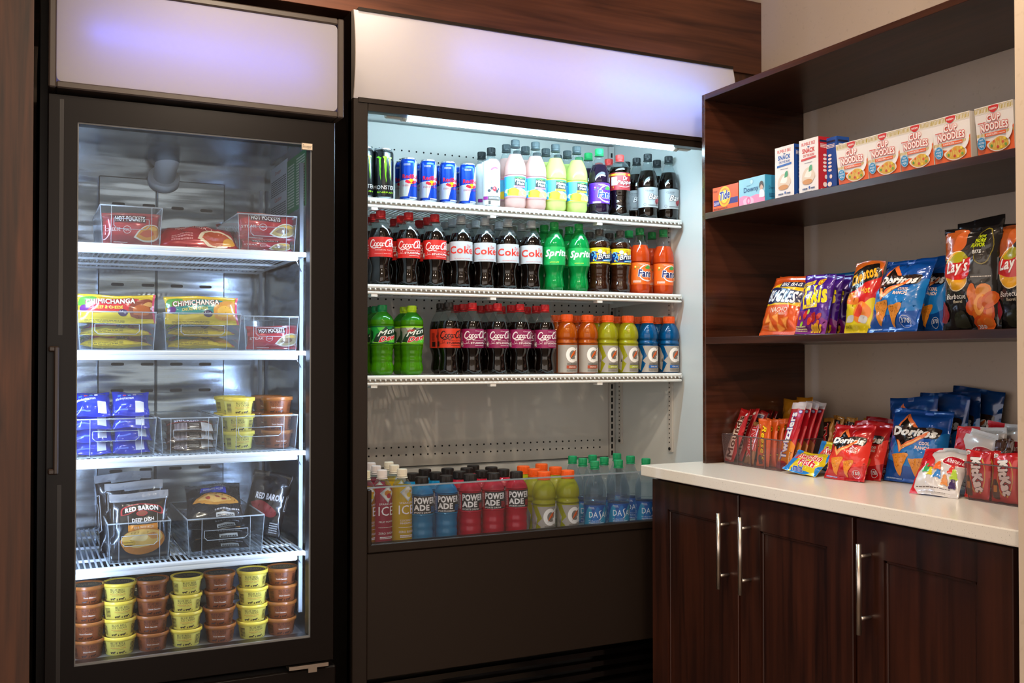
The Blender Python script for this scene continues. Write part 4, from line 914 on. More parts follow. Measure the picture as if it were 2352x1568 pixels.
# ================================================================ packets
class PC(PR):
    """artwork in percent of the pack: x -50..50, y 0..100; tilt turns what is drawn after it"""
    def __init__(s, kind, w, h): super().__init__(kind); s.w, s.h = w * 1000, h * 1000; s.t = None
    def tilt(s, deg=None, cx=0, cy=50): s.t = None if deg is None else (math.radians(deg), cx * s.w / 100, cy * s.h / 100); return s
    def _add(s, vs, fs, col, nc=1):
        vs = [(x * s.w / 100, y * s.h / 100) for x, y in vs]
        if s.t:
            a, cx, cy = s.t; c, sn = math.cos(a), math.sin(a); vs = [(cx + (x - cx) * c - (y - cy) * sn, cy + (x - cx) * sn + (y - cy) * c) for x, y in vs]
        return super()._add(vs, fs, col, nc)
def pillow(w, h, T, seed, nx=18, nz=24, seal=.012, amp=.0035, contr=.05, low=1.0, lean=0.0):
    F, Bk = [], []
    S_ = lambda v: max(0.0, math.sin(PI * min(1, max(0, (v - seal) / (h - 2 * seal))) ** low)) ** .5 if seal < v < h - seal else 0
    dv = h / nz; seal = max(1, round(seal / dv)) * dv
    S_ = lambda v: max(0.0, math.sin(PI * min(1, max(0, (v - seal) / (h - 2 * seal))) ** low)) ** .5 if seal + 1e-6 < v < h - seal - 1e-6 else 0
    vs = [dv * j for j in range(nz + 1)]
    us = [-w / 2 + w * i / nx for i in range(nx + 1)]
    for v in vs:
        s = S_(v); dist = min(v - seal, h - seal - v)
        rowF, rowB = [], []
        for u in us:
            x = 2 * u / w; E = max(0, 1 - abs(x) ** 3) ** .7
            n1 = noise.noise(Vector((u * 22 + seed * 3.1, v * 17, seed))); n2 = abs(noise.noise(Vector((u * 34 + v * 20, v * 30 - u * 12 + seed, seed * 2.3))))
            pl = math.sin(x * 7 + seed) * math.exp(-max(dist, 0) / .022) * (1 if dist > 0 else .25)
            d = (n1 * amp * 1.6 + (n2 - .25) * amp * 2.2) * min(1, s * 1.3) * (.3 + .7 * E) + pl * amp * .55 * (1 - x * x * .6)
            t = T / 2 * E * s
            xx = u * (1 - contr * s) + lean * v
            zz = v + .0022 * math.sin(x * 2.1 + seed) * (v / h) + .0015 * noise.noise(Vector((x * 2, seed, v * 9)))
            wav = .0025 * math.sin(x * 3.3 + seed * 1.7) * (1 - s)
            rowF.append(Vector((xx, -t - d + wav - (.0003 if s == 0 else 0), zz))); rowB.append(Vector((xx, t + d * .4 + wav + .0003, zz)))
        F.append(rowF); Bk.append(rowB)
    b = MB(); m = len(us); flat = [p for r in F for p in r] + [p for r in Bk for p in r]; k = len(vs) * m
    fs = []
    for j in range(len(vs) - 1):
        for i in range(m - 1):
            a = j * m + i; fs += [(a, a + 1, a + m + 1), (a, a + m + 1, a + m), (k + a, k + a + m, k + a + m + 1, k + a + 1)]
        for i in (0, m - 1): a = j * m + i; fs.append((a, a + m, k + a + m, k + a))
    for j in (0, len(vs) - 1):
        for i in range(m - 1): a = j * m + i; fs.append((a, k + a, k + a + 1, a + 1))
    b.add(flat, fs, 0, True)
    NV = []
    for j in range(len(vs)):
        rowN = []
        for i in range(m):
            n = (F[j][min(i + 1, m - 1)] - F[j][max(i - 1, 0)]).cross(F[min(j + 1, len(vs) - 1)][i] - F[max(j - 1, 0)][i])
            rowN.append(n.normalized() if n.length > 1e-9 else Vector((0, -1, 0)))
        NV.append(rowN)
    du = w / nx
    def tri(G, u, v):
        u = min(max(u, us[0]), us[-1]); v = min(max(v, 0), h)
        i = min(int((u - us[0]) / du + 1e-7), nx - 1); fu = (u - us[i]) / du
        j = min(int(v / dv + 1e-7), nz - 1); fv = (v - vs[j]) / dv
        a, b_, c, d = G[j][i], G[j][i + 1], G[j + 1][i + 1], G[j + 1][i]
        return a + (b_ - a) * fu + (c - b_) * fv if fu >= fv else a + (d - a) * fv + (c - d) * fu
    def surf(u, v, off): return tri(F, u, v) + tri(NV, u, v) * off
    surf.normal = lambda u, v: tri(NV, u, v)
    surf.cuts = [((us[0] * 1000 + k * du * 1000, 0, 0), (1 / du, -1 / dv, 0)) for k in range(-nz, nx)]
    return b, surf, [u * 1000 for u in us[1:-1]], [v * 1000 for v in vs[1:-1]]
def foil(name, col, rough=.2, coat=.7):
    return pm(name, col, rough, .15, coat)
def packet(name, label, cat, w, h, T, col, art, loc, rz=0, tilt=0, roll=0, group=None, seed=1, mat=None, kind='p', flat=False, sealcol=None, **kw):
    b, surf, us, vs = pillow(w, h, T, seed, **kw)
    base = mat or foil('film_' + col, '#' + col)
    if sealcol:
        b.m = [0] * len(b.m); m0 = kw.get('seal', .012)
        for q, f in enumerate(b.f):
            zc = [b.v[i][2] for i in f]
            if min(zc) > h - m0 * 1.5 - .003: b.m[q] = 1
        base = [base, foil('film_' + sealcol, '#' + sealcol)]
    o = b.build(name, base)
    o['label'] = label; o['category'] = cat
    if group: o['group'] = group
    if art:
        p = PC(kind, w, h); art(p)
        link('printed_front', p.mesh('printed_front', surf, us, vs, clip=(-w * 500 + .4, w * 500 - .4, .3, h * 1000 - .3), base=.0002, step=.0001), o)
    Rm = Matrix.Rotation(rz, 4, 'Z') @ Matrix.Rotation(-tilt, 4, 'X') @ Matrix.Rotation(roll, 4, 'Y')
    o.matrix_world = Matrix.Translation(loc) @ Rm
    z = [(o.matrix_world @ Vector(v)).z for v in b.v[:]]
    o.location.z += loc[2] - min(z)      # rests on what carries it
    return o
def along(a, b_):  # base line from two points -> mid, heading, width
    d = b_ - a; return (a + b_) / 2, math.atan2(d.y, d.x), math.hypot(d.x, d.y)
def carton(name, label, cat, a, b_, z, h, depth, col, art, sidecol=None, sideart=None, group=None, taper=0, bend=0):
    """card box; front bottom corners a (left) and b_ (right) seen from the front"""
    mid, rz, w = along(a, b_); o = thing(name, label, cat, (mid.x, mid.y, z), (0, 0, rz), group)
    m = MB(); q = w / 2
    if taper: m.add([(-q, 0, 0), (q, 0, 0), (q, depth, 0), (-q, depth, 0), (-q - taper * .3, -taper, h), (q + taper * .3, -taper, h), (q + taper * .3, depth + taper, h), (-q - taper * .3, depth + taper, h)],
                    [(0, 3, 2, 1), (4, 5, 6, 7), (0, 1, 5, 4), (1, 2, 6, 5), (2, 3, 7, 6), (3, 0, 4, 7)])
    else: m.box(-q, 0, 0, q, depth, h, bv=.0012)
    bx = m.build('box', ink(col, 'c'), o)
    p = PC('c', w, h); art(p)
    link('printed_front', p.mesh('printed_front', lambda u, v, off: (u * (1 + taper * .3 * v / h / q if taper else 1), -taper * v / h - off, v), clip=(-w * 500 + .3, w * 500 - .3, .3, h * 1000 - .3)), o)
    if sidecol:
        p = PC('c', depth, h); p.rect(-50, 0, 50, 100, sidecol)
        if sideart: sideart(p)
        link('printed_side', p.mesh('printed_side', lambda u, v, off: (q + taper * .3 * v / h + .0001 + off, u + depth / 2, v), clip=(-depth * 500, depth * 500, 0, h * 1000)), o)
    return o
# ---------------------------------------------------------------- clear storage bins
BINM = clear('bin_plastic', '#f4f7f9', .06, .008, 1.5, edge=.15, base=.02, edgecol='#dfe6ea')
BINE = clear('bin_edge', '#dfe8ee', .05, .25, 1.5, edge=.4, edgecol='#e8eef2')
BINT = clear('bin_plastic_warm', '#f2ecec', .05, .012, 1.5, edge=.12, base=.02, edgecol='#cdbfbf')
BINTE = clear('bin_edge_warm', '#b8a8a8', .08, .35, 1.5, edge=.4, edgecol='#8a7a7c')
def bin_(label, w, d, h, loc, rz=0, handle=True, m1=None, m2=None, group=None, fl=.006, ribs=()):
    m1, m2 = m1 or BINM, m2 or BINE
    o = thing('storage_bin', label, 'bin', loc, (0, 0, rz), group)
    def ringpts(q, e, z): return [(-w / 2 + fl * (1 - q) + e, fl * (1 - q) + e, z), (w / 2 - fl * (1 - q) - e, fl * (1 - q) + e, z), (w / 2 - fl * (1 - q) - e, d - fl * (1 - q) - e, z), (-w / 2 + fl * (1 - q) + e, d - fl * (1 - q) - e, z)]
    b = MB(); A = ringpts(0, 0, 0) + ringpts(1, 0, h) + ringpts(1, .002, h) + ringpts(0, .002, .002)
    b.add(A, [(i + 4 * j, (i + 1) % 4 + 4 * j, (i + 1) % 4 + 4 * j + 4, i + 4 * j + 4) for j in range(3) for i in range(4)] + [(3, 2, 1, 0), (12, 13, 14, 15)])
    b.build('body', m1, o)
    b = MB(); e = .0018
    P4 = ringpts(1, .001, h); 
    for i in range(4): b.tube(P4[i], P4[(i + 1) % 4], e, 6)
    b.build('rim', m2, o)
    b = MB(); L = ringpts(0, .001, .001)
    for i in range(4): b.tube(L[i], P4[i], .0010, 6)
    for i in range(4): b.tube(L[i], L[(i + 1) % 4], .0012, 6)
    b.build('corner_edge', m2, o)
    b = MB()
    if handle:
        hw = w * .28; pts = [(-hw, h * .68), (hw, h * .68), (hw, h * .5), (hw - .008, h * .42), (-hw + .008, h * .42), (-hw, h * .5), (-hw, h * .68)]
        yy = lambda z: fl * (1 - z / h) - .0005
        for p, q in zip(pts, pts[1:]): b.tube((p[0], yy(p[1]), p[1]), (q[0], yy(q[1]), q[1]), .0009, 5)
        for s in (-1, 1): b.tube((s * (hw + .006), yy(0), .002), (s * (hw + .006), yy(h), h), .0008, 5)
        b.build('handle', m2, o)
    if ribs:
        b = MB()
        for f in ribs: b.box(-w / 2 + w * f - .0008, -.0005 + fl * .5, .002, -w / 2 + w * f + .0008, .002 + fl, h - .002)
        b.build('divider_rib', m2, o)
    return o
# ================================================================ in the freezer
SHELFW = ['top', 'second', 'third', 'fourth']
def fbin(k, px0, px1, ytop, d, lab, grp='clear bins in the freezer', Y=2.645, **kw):
    z = FZS[k]; a, c = at_y(px0, 700, Y), at_y(px1, 700, Y); ht = at_y((px0 + px1) / 2, ytop, Y).z - z
    return bin_(lab, c.x - a.x, d, ht, ((a.x + c.x) / 2, Y, z + .0003), group=grp, **kw)
def art_hp(p, kind='CHEESE', food='d98a2a'):
    p.smooth([(-50, 70), (-20, 86), (20, 80), (50, 96), (50, 100), (-50, 100)], '8a1a22'); p.poly([(-50, 0), (50, 0), (50, 22), (-50, 30)], '96182a')
    p.rect(-30, 66, 26, 92, '5a1220'); p.otxt('HOT POCKETS', -28, 24, 70, 88, 'f4f0ee', '2a1014', bold=.03, ob=.07)
    p.txt(kind, -46, -20, 40, 50, 'f0dcd8', bold=.01); p.ring(-8, 44, 6.4, 7.2, 'f0dcd8', sy=1.6).txt('REAL' if kind == 'CHEESE' else '100%', -13, -3, 41, 47, 'f0dcd8')
    p.smooth([(4, 22), (14, 44), (30, 62), (48, 60), (50, 30), (40, 14), (20, 12)], 'e8d8c0').smooth([(8, 24), (18, 46), (32, 60), (48, 56), (48, 30), (38, 18), (20, 16)], food).smooth([(14, 30), (22, 42), (34, 46), (40, 34), (28, 24)], 'c8502a' if kind == 'CHEESE' else '8a6a4a').smooth([(30, 50), (40, 58), (47, 50), (40, 46)], 'f0b84a')
    p.lines(-30, -6, 8, 12, 1, 'e8c8c8')
def hp(label, px0, px1, ybot_z, Y, h, kind='CHEESE', food='d98a2a', tilt=.12, T=.045, roll=0, seed=1, wadd=0):
    a, c = at_y(px0, 700, Y), at_y(px1, 700, Y)
    return packet('frozen_sandwich_pack', label, 'frozen food', c.x - a.x + wadd, h, T, 'b81f2c', lambda p: art_hp(p, kind, food), ((a.x + c.x) / 2, Y, ybot_z), 0, tilt, roll, 'red frozen sandwich packs', seed, seal=.006, amp=.002)
fbin(0, 228, 373, 474, .30, 'clear bin holding a red sandwich pack, left on the top freezer shelf')
fbin(0, 545, 682, 494, .30, 'clear bin holding stacked red packs, right on the top freezer shelf')
hp('red frozen sandwich pack reading cheese in the top left bin', 232, 366, FZS[0] + .004, 2.685, .080, tilt=.05, T=.04)
hp('red frozen sandwich pack hidden behind the cheese one in the top left bin', 236, 360, FZS[0] + .004, 2.76, .078, tilt=.08, seed=4)
packet('frozen_sandwich_pack', 'red pizza sandwich pack lying flat between the two top bins', 'frozen food', .195, .11, .045, 'a81c28', lambda p: (p.txt('PEPPERONI PIZZA', -30, 10, 60, 72, 'e8c0c0', bold=0), p.ring(14, 62, 4, 4.8, 'e8c8c8', sy=1.7), p.smooth([(-2, 20), (6, 46), (20, 58), (36, 50), (46, 34), (40, 12), (16, 6)], 'e8d6b8'), p.smooth([(4, 22), (10, 44), (20, 52), (34, 46), (42, 30), (38, 14), (16, 10)], 'b84a20'), p.smooth([(30, 10), (34, 26), (44, 30), (46, 12)], 'e0a030'), p.lines(-36, -8, 18, 40, 3, 'd88a8a')),
       (at_y(457, 560, 2.67).x, 2.66, FZS[0] + .001), math.radians(-4), math.radians(58), 0, 'red frozen sandwich packs', 7, seal=.008, sealcol='c9c2c0')
hp('red steak sandwich pack on top of the pile in the top right bin', 549, 672, FZS[0] + .034, 2.69, .072, 'STEAK', 'b89a5a', .1, .035, seed=9, wadd=.01)
hp('red sandwich pack lying under the steak pack in the top right bin', 552, 668, FZS[0] + .003, 2.69, .036, 'STEAK', 'b89a5a', .1, .03, seed=12)
hp('red sandwich pack with its corner rising behind the top right bin', 506, 590, FZS[0] + .004, 2.98, .105, 'STEAK', 'b89a5a', .1, .03, roll=-.12, seed=15)
# second shelf
fbin(1, 177, 360, 716, .30, 'clear bin of yellow and red burrito packs, left on the second shelf')
fbin(1, 376, 555, 720, .30, 'clear bin of yellow and teal burrito packs, middle of the second shelf')
fbin(1, 560, 687, 727, .30, 'clear bin holding one red pack, right on the second shelf')
def art_chimi(p, teal):
    c = '1f8a84' if teal else 'c0262e'
    p.smooth([(-46, 58), (-20, 80), (14, 84), (30, 78), (26, 40), (0, 34), (-28, 30), (-44, 38)], c); p.smooth([(-50, 60), (-46, 86), (-30, 92), (-26, 78), (-40, 56)], '5aa03a').ell(-42, 48, 6, 12, '6a2a7a')
    p.smooth([(18, 20), (16, 50), (26, 74), (44, 82), (50, 60), (50, 20), (34, 10)], 'd8943a' if teal else '8a3a22').smooth([(22, 26), (22, 48), (32, 62), (44, 50), (40, 26)], 'e8b44a' if teal else 'b8602a').smooth([(34, 60), (42, 72), (50, 66), (46, 54)], 'd8a05a')
    p.otxt('CHIMICHANGA', -40, 24, 58, 78, 'f6f2e0', '7a2a20', bold=.04, ob=.1, up=6); p.txt('CHICKEN & CHEESE' if teal else 'BEEF & CHEESE', -28, 8, 42, 52, 'e8d84a', bold=.02, up=3)
    p.ell(8, 32, 6.5, 11, '33204a').txt('11g', 4, 12, 30, 38, 'f0ecf4'); p.rect(-50, 0, 50, 14, 'ddc02c'); p.lines(-40, 10, 3, 12, 3, '8a7a2a'); p.poly([(47, 0), (50, 0), (50, 100), (47, 100)], 'd84a6a')
def chim(label, x, z, Y, w, h, T, tilt, teal, seed, rz=0): packet('burrito_pack', label, 'frozen food', w, h, T, 'e3c42a', lambda p: art_chimi(p, teal), (x, Y, z), rz, tilt, 0, 'frozen burrito packs', seed, seal=.007, amp=.0028)
for teal, cx in ((0, 268), (1, 464)):
    nm = 'teal banded' if teal else 'red banded'
    for i, t in enumerate(('bottom', 'second lowest')):
        x = at_y(cx, 700, 2.67).x; chim(f'{nm} yellow burrito pack lying {t} of its binned stack', x, FZS[1] + .004 + i * .030, 2.668 + .002 * i, .166, .13, .032, math.radians(80), teal, 20 + i + teal * 5)
    chim(f'{nm} yellow burrito pack standing tilted atop its binned stack', x, FZS[1] + .066, 2.668, .186, .076, .034, math.radians(18), teal, 30 + teal * 3, math.radians(-2))
    chim(f'{nm} yellow burrito pack lying third in its binned stack, mostly hidden', x, FZS[1] + .064, 2.77, .166, .12, .03, math.radians(82), teal, 40 + teal)
hp('red steak sandwich pack standing alone in the second shelf right bin', 566, 682, FZS[1] + .004, 2.69, .062, 'STEAK', 'b8a070', .06, .04, seed=50)
# third shelf
fbin(2, 172, 362, 962, .30, 'clear bin of blue ice cream sandwich packs, left on the third shelf')
fbin(2, 370, 504, 960, .34, 'clear bin of brown candy ice bars, middle of the third shelf')
fbin(2, 510, 686, 955, .34, 'clear bin of yellow and orange ice cream cups, third shelf')
def art_blue(p):
    p.txt('#fatboyicecream', -42, 8, 50, 64, 'e4e8fa', bold=.03); p.rect(12, 10, 36, 46, 'e6e8ee'); p.rect(-44, 14, -8, 18, '5a78e0')
    for i, c in enumerate(('4a90e0', 'd84a6a', '58b0e8', 'e8e0e8')): p.rect(-36 + i * 14, 68, -27 + i * 14, 76, c)
n = 0
for ci, (cx, nm) in enumerate(((213, 'left'), (304, 'right'))):
    for i in range(4):
        x = at_y(cx + R_.uniform(-4, 4), 1000, 2.67).x
        packet('ice_cream_sandwich', f'blue wrapped ice cream sandwich, {["bottom", "second lowest", "third from bottom", "top"][i]} of the {nm} stack', 'ice cream', .088, .078, .034, '1230b4', art_blue, (x, 2.667 + .003 * (i % 2), FZS[2] + .004 + i * .0312), math.radians(R_.uniform(-6, 6)), math.radians(54 if i < 3 else 44), 0, 'blue wrapped ice cream sandwiches', 60 + n, seal=.006, amp=.003, nx=12, nz=16); n += 1
        packet('ice_cream_sandwich', f'blue wrapped ice cream sandwich behind, {["bottom", "second lowest", "third from bottom", "top"][i]} of the rear {nm} stack', 'ice cream', .088, .075, .032, '1230b4', None, (x, 2.80, FZS[2] + .004 + i * .031), math.radians(R_.uniform(-6, 6)), math.radians(75), 0, 'blue wrapped ice cream sandwiches', 70 + n, seal=.006, amp=.003, nx=10, nz=12) if i > 1 else None
def art_bar(p):
    p.rect(-50, 55, 50, 58, 'c02a20'); p.otxt('SNICKERS', -34, 20, 60, 92, 'e8ecf8', '1c2a8a', bold=.05, shear=.2, ob=.09); p.txt('BAR', 28, 42, 62, 78, 'e8e0d8', shear=.2); p.rect(-34, 8, -8, 46, 'b8aab4').rect(-4, 8, 18, 46, '2c1a14').rect(22, 8, 46, 46, 'c8c0bc'); p.lines(-3, 17, 12, 42, 4, 'a89a90')
    for i in range(9): p.rect(-33 + i * 2.7, 8, -32 + i * 2.7, 46, '4a3a44')
for i in range(3):
    packet('candy_ice_bar', f'brown wrapped candy ice bar, {["bottom", "middle", "top"][i]} of three in the bin', 'ice cream', .122, .055, .024, '3a1c14', art_bar, (at_y(438, 1000, 2.70).x, 2.69, FZS[2] + .004 + i * .023), 0, math.radians(60), 0, 'brown candy ice bars', 90 + i, seal=.004, amp=.0015, nx=14, nz=14)
# ice cream cups
def cow(p, x, y, s, c):
    p.poly([(x + a * s, y + b_ * s) for a, b_ in ((0, 4), (8, 4.4), (9.5, 6), (11.5, 5.4), (11.8, 4), (10, 3.2), (9, 2.6), (9.2, 0), (8.2, 0), (8, 1.8), (7, 1.8), (6.8, 0), (6, 0), (5.6, 2), (3, 2), (2.6, 0), (1.8, 0), (1.9, 1.6), (1, 0), (.2, 0), (.6, 2.6), (-.6, 1.6), (-.4, 3.6))], c)
def make_cup(yellow):
    t = thing('ice_cream_cup', 'x', 'ice cream cup'); r0, r1, H = .0325, .0385, .0415
    c = '#ead964' if yellow else '#8a4a26'; lc = '#ecd04a' if yellow else '#9a5a26'; dk = '3c2c18' if yellow else '3a1c12'
    b = MB(); b.lathe([(r0 - .001, 0), (r0, .0008), (r1 - .0005, .038)], 36, capt=False); bd = b.build('cup', pm('cup_' + c, c, .4), t)
    R = lambda v: r0 + (r1 - r0) * v / .038
    p = PR('m'); p.txt('BLUE BELL', -17, 17, 29, 34, dk, bold=.01).txt('ICE CREAM', -17, 17, 23, 28, dk, bold=.01)
    if yellow: p.txt('Homemade Vanilla', -19, 19, 18, 21.5, 'd0622a', bold=.01); p.lines(-14, 14, 15.5, 16.8, 1, '6a5a30')
    else: p.txt('Dutch Chocolate', -15, 15, 16.5, 20, 'efe2d2', bold=.02)
    cow(p, -19, 4.5, 1.15, dk); cow(p, 3, 4.5, 1.2, dk); p.poly([(-3, 4.5), (-1.6, 9.6), (-.4, 9), (0, 4.5)], dk); p.poly([(18.5, 4.5), (19.5, 8.5), (21, 4.5)], dk); p.lines(-44, -30, 8, 32, 7, dk); p.lines(30, 44, 8, 32, 7, dk)
    lt = link('lettering', p.mesh('lettering', lambda u, v, off: ((R(v) + off) * math.sin(u / .036), -(R(v) + off) * math.cos(u / .036), v), us=[5 * i for i in range(-9, 10)]), bd)
    b = MB(); b.lathe([(r1 - .001, .0365), (.0412, .037), (.0416, .0405), (.0418, .0455), (.0405, .0465), (.0385, .0462), (.038, .0440), (.001, .0440)], 40, capt=False, capb=False); ld = b.build('lid', pm('lid_' + lc, lc, .35), t)
    p = PR('m'); p.ell(0, 0, 34, 34, '3f3222', 32).ring(0, 0, 30, 31, 'b8a878', 32).txt('BLUE BELL', -24, 24, 4, 14, 'b8a878').txt('ICE CREAM', -22, 22, -10, -1, 'b8a878')
    lt2 = link('lid_print', p.mesh('lid_print', lambda u, v, off: (u, v, .0440 + off)), ld)
    reg(t, [(bd, [lt]), (ld, [lt2])]); return t
CUPS = [make_cup(0), make_cup(1)]; used = set()
def cup(y_, x, Y, z, lab, grp):
    rz = math.radians(R_.uniform(-16, 10))
    if y_ not in used: used.add(y_); o = CUPS[y_]; o.location = (x, Y, z); o.rotation_euler = (0, 0, rz); o['label'] = lab; o['group'] = grp; return
    dup(CUPS[y_], (x, Y, z), (0, 0, rz), lab, grp)
LV = ['bottom', 'second', 'third', 'top']
for j, px in enumerate((201, 273, 350, 427, 504, 578.5, 646)):
    yl = j % 2; x = at_z(px, 1500, .5).x; x = at_y(px, 1480, 2.735).x
    for i in range(4): cup(yl, x + R_.uniform(-.0015, .0015), 2.735, .5003 + i * .0447, f'{"yellow vanilla" if yl else "brown chocolate"} ice cream cup, {LV[i]} in the {ORD[j]} stack from left', 'ice cream cup stacks on the freezer floor')
for yl, px, Y, nm in ((1, 548, 2.71, 'front yellow'), (1, 527, 2.81, 'rear yellow'), (0, 636, 2.71, 'front orange-brown'), (0, 612, 2.81, 'rear orange-brown')):
    for i in range(3): cup(yl, at_y(px, 1000, Y).x, Y, FZS[2] + .004 + i * .0447, f'ice cream cup, {["bottom", "middle", "top"][i]} of the {nm} stack in the third shelf bin', 'ice cream cups in the bin')
# fourth shelf
fbin(3, 250, 396, 1200, .30, 'clear bin of black deep dish pizza bags, left on the fourth shelf')
fbin(3, 432, 610, 1188, .34, 'wide clear bin of piled black pizza bags on the fourth shelf')
def art_rb2(p):
    p.rect(-50, 90, 50, 100, '8c8e92'); p.smooth([(-34, 66), (-30, 78), (0, 83), (36, 76), (40, 64), (20, 70), (0, 74), (-20, 68)], 'b0353a').smooth([(-31, 67), (-28, 77), (0, 81.5), (34, 75), (36, 66), (20, 71.5), (0, 75), (-20, 69.5)], '171214')
    p.txt('RED BARON', -26, 32, 70, 77, 'f2eeea', bold=.05, arc=2.5); p.ell(3, 68, 10, 4, 'b0353a').ell(3, 68, 8, 3, '8a4a3a'); p.rect(-22, 44, -21, 66, '9a9a9c').rect(30, 44, 31, 66, '9a9a9c'); p.txt('DEEP DISH', -15, 24, 55, 61, 'f2eeea', bold=.03); p.lines(-6, 12, 52.5, 54, 1, 'c8c4c0')
    p.rect(-22, 42, 30, 51, 'e08a1e').txt('FOUR CHEESE PIZZA', -12, 22, 44.5, 48.5, 'f4e8d4', bold=.01)
    p.smooth([(-36, 28), (-24, 40), (4, 46), (34, 40), (42, 26), (28, 12), (2, 6), (-24, 12)], 'c87a2a').smooth([(-34, 30), (-22, 40), (4, 44), (32, 39), (38, 28), (20, 19), (-14, 18)], 'e8b860').smooth([(-20, 30), (-6, 36), (12, 34), (6, 26)], 'f0d090').smooth([(10, 36), (24, 38), (32, 30), (20, 28)], 'd89048')
    p.poly([(-30, 20), (-12, 20), (-9, 24), (-12, 28), (-30, 28)], 'd8a83a').txt('MICROWAVE', -29, -13, 24.5, 26.5, '2a1a10').lines(-29, -14, 21, 23, 1, '2a1a10')
BLKF = foil('black_film', '#1b1819', .22, .6)
for i, (Y, dx, h, t) in enumerate(((2.675, 0, .165, 'frontmost'), (2.735, -.006, .185, 'second'), (2.795, -.016, .20, 'third'))):
    packet('pizza_bag', f'black deep dish pizza bag, {t} of three standing in the bin', 'frozen pizza', .142, h, .04, '1b1819', art_rb2, (at_y(322, 1200, 2.68).x + dx, Y, FZS[3] + .004), math.radians((2, -3, 5)[i]), math.radians(10), math.radians((0, -1, -3)[i]), 'standing black pizza bags', 100 + i, BLKF, seal=.014, amp=.003, sealcol='9a9da2')
def art_rb3(p):
    p.poly([(-26, 62), (24, 62), (22, 80), (-22, 80)], '3a46b8').txt('PEPPERONI PIZZA', -18, 18, 70, 76, 'e8e8f4'); p.txt('DEEP DISH', -18, 18, 83, 90, 'c8c8cc'); p.smooth([(-40, 36), (-20, 56), (6, 60), (34, 52), (44, 36), (10, 28)], 'c88a34').smooth([(-30, 40), (-14, 52), (8, 55), (28, 48), (30, 40), (6, 34)], 'd8a85a')
    for x, y in ((-12, 44), (6, 48), (18, 42)): p.ell(x, y, 5, 3.4, 'a8402a', 12)
    p.lines(0, 44, 16, 22, 1, 'a8a8aa'); p.rect(2, 4, 34, 12, 'b8bab8').lines(4, 32, 5, 11, 2, '2a2a2a')
for i in range(4):
    packet('pizza_bag', f'black pizza bag lying {["bottom", "second lowest", "third from bottom", "topmost with blue strip"][i]} of the pile in the wide bin', 'frozen pizza', .145, .16, .036, '1b1819', art_rb3, (at_y(503, 1200, 2.70).x - .004 * i, 2.672 + (.004 * i), FZS[3] + .004 + i * .027), math.radians((1, -3, 2, -6)[i]), math.radians((82, 80, 78, 62)[i]), 0, 'black pizza bags lying in the wide bin', 110 + i, BLKF, seal=.012, amp=.004, sealcol='55585c')
packet('pizza_bag', 'black pizza bag standing at the right end of the wide bin', 'frozen pizza', .115, .175, .035, '1b1819', lambda p: (p.txt('RED BARON', -30, 40, 56, 66, 'c8c4c4', bold=.05), p.smooth([(-40, 48), (-10, 54), (30, 40), (20, 30), (-20, 36)], '7a2a2c'), p.lines(20, 40, 6, 24, 5, 'a8aaac')), (at_y(594, 1200, 2.83).x, 2.82, FZS[3] + .004), math.radians(-25), math.radians(8), math.radians(12), 'black pizza bags lying in the wide bin', 120, BLKF, seal=.012, amp=.004)
# crumpled wrap on the freezer floor behind the cups
b, s_, _, _ = pillow(.40, .22, .12, 77, nx=30, nz=26, amp=.012, seal=.01)
o = b.build('crumpled_wrap', clear('crumpled_film', '#d6d2c4', .1, .2, 1.4, edge=.5, edgecol='#b8a880')); o['label'] = 'crumpled clear plastic wrap lying behind the ice cream cup stacks'; o['category'] = 'plastic wrap'
o.matrix_world = Matrix.Translation((.36, 2.90, .566)) @ Matrix.Rotation(math.radians(-82), 4, 'X')
# ================================================================ boxes on the upper shelf
V2 = lambda x, y: Vector((x, y, 0))
Z1, Z2, ZC = 1.7071, 1.3129, .9141
fx = 1.955
def yx(px, X=1.955): return at_x(px, 600, X).y
def art_tide(p):
    p.rect(-50, 0, 50, 100, 'e8581c').rect(-46, 22, 50, 46, '3a2a7a'); p.ell(-2, 56, 24, 42, 'f2b01c', 28).ell(-2, 56, 19, 33, 'f07a1c', 28).ell(-2, 56, 15, 27, 'f6c832', 28)
    p.otxt('Tide', -21, 19, 40, 76, '1e2c82', 'f4f2ee', bold=.05, shear=.12, ob=.1, up=6); p.lines(-44, -24, 26, 40, 3, 'd8c8e0'); p.lines(-46, 10, 6, 14, 2, '5a1c10'); p.lines(-46, -30, 80, 88, 2, '7a2a10')
carton('laundry_box', 'small orange laundry powder box at the left end of the upper shelf', 'box', V2(fx, yx(1637.7)), V2(fx, yx(1696) + .001), Z1, at_x(1666, 426, fx).z - Z1, .045, 'e8581c', art_tide, 'd0501c')
def art_downy(p):
    p.rect(-50, 0, 50, 100, '8fc6dc'); p.smooth([(-50, 0), (-50, 30), (-30, 38), (-5, 30), (20, 34), (50, 20), (50, 0)], 'e88ab0').smooth([(-30, 2), (-32, 22), (-10, 30), (6, 20), (4, 4)], 'f4b4cc').ring(-12, 15, 4, 8, 'e06a9a', sy=2); p.ell(0, 84, 6, 9, 'b8dcec').ring(0, 84, 5.4, 6, '4a8ab0', sy=1.6)
    p.txt('Downy', -30, 26, 42, 66, '24588a', bold=.02, up=2); p.lines(-18, -4, 70, 74, 1, '24588a'); p.ell(38, 58, 7, 13, 'c8a08a').smooth([(31, 52), (30, 68), (36, 78), (44, 74), (47, 52), (43, 60), (38, 66), (34, 60)], '4a3020').smooth([(30, 20), (32, 44), (40, 48), (48, 40), (49, 20)], 'e8e4ea')
def side_downy(p): p.txt('Downy', -20, 24, 44, 60, '1c4a7a'); p.lines(-20, 20, 20, 36, 3, '1c5a8a')
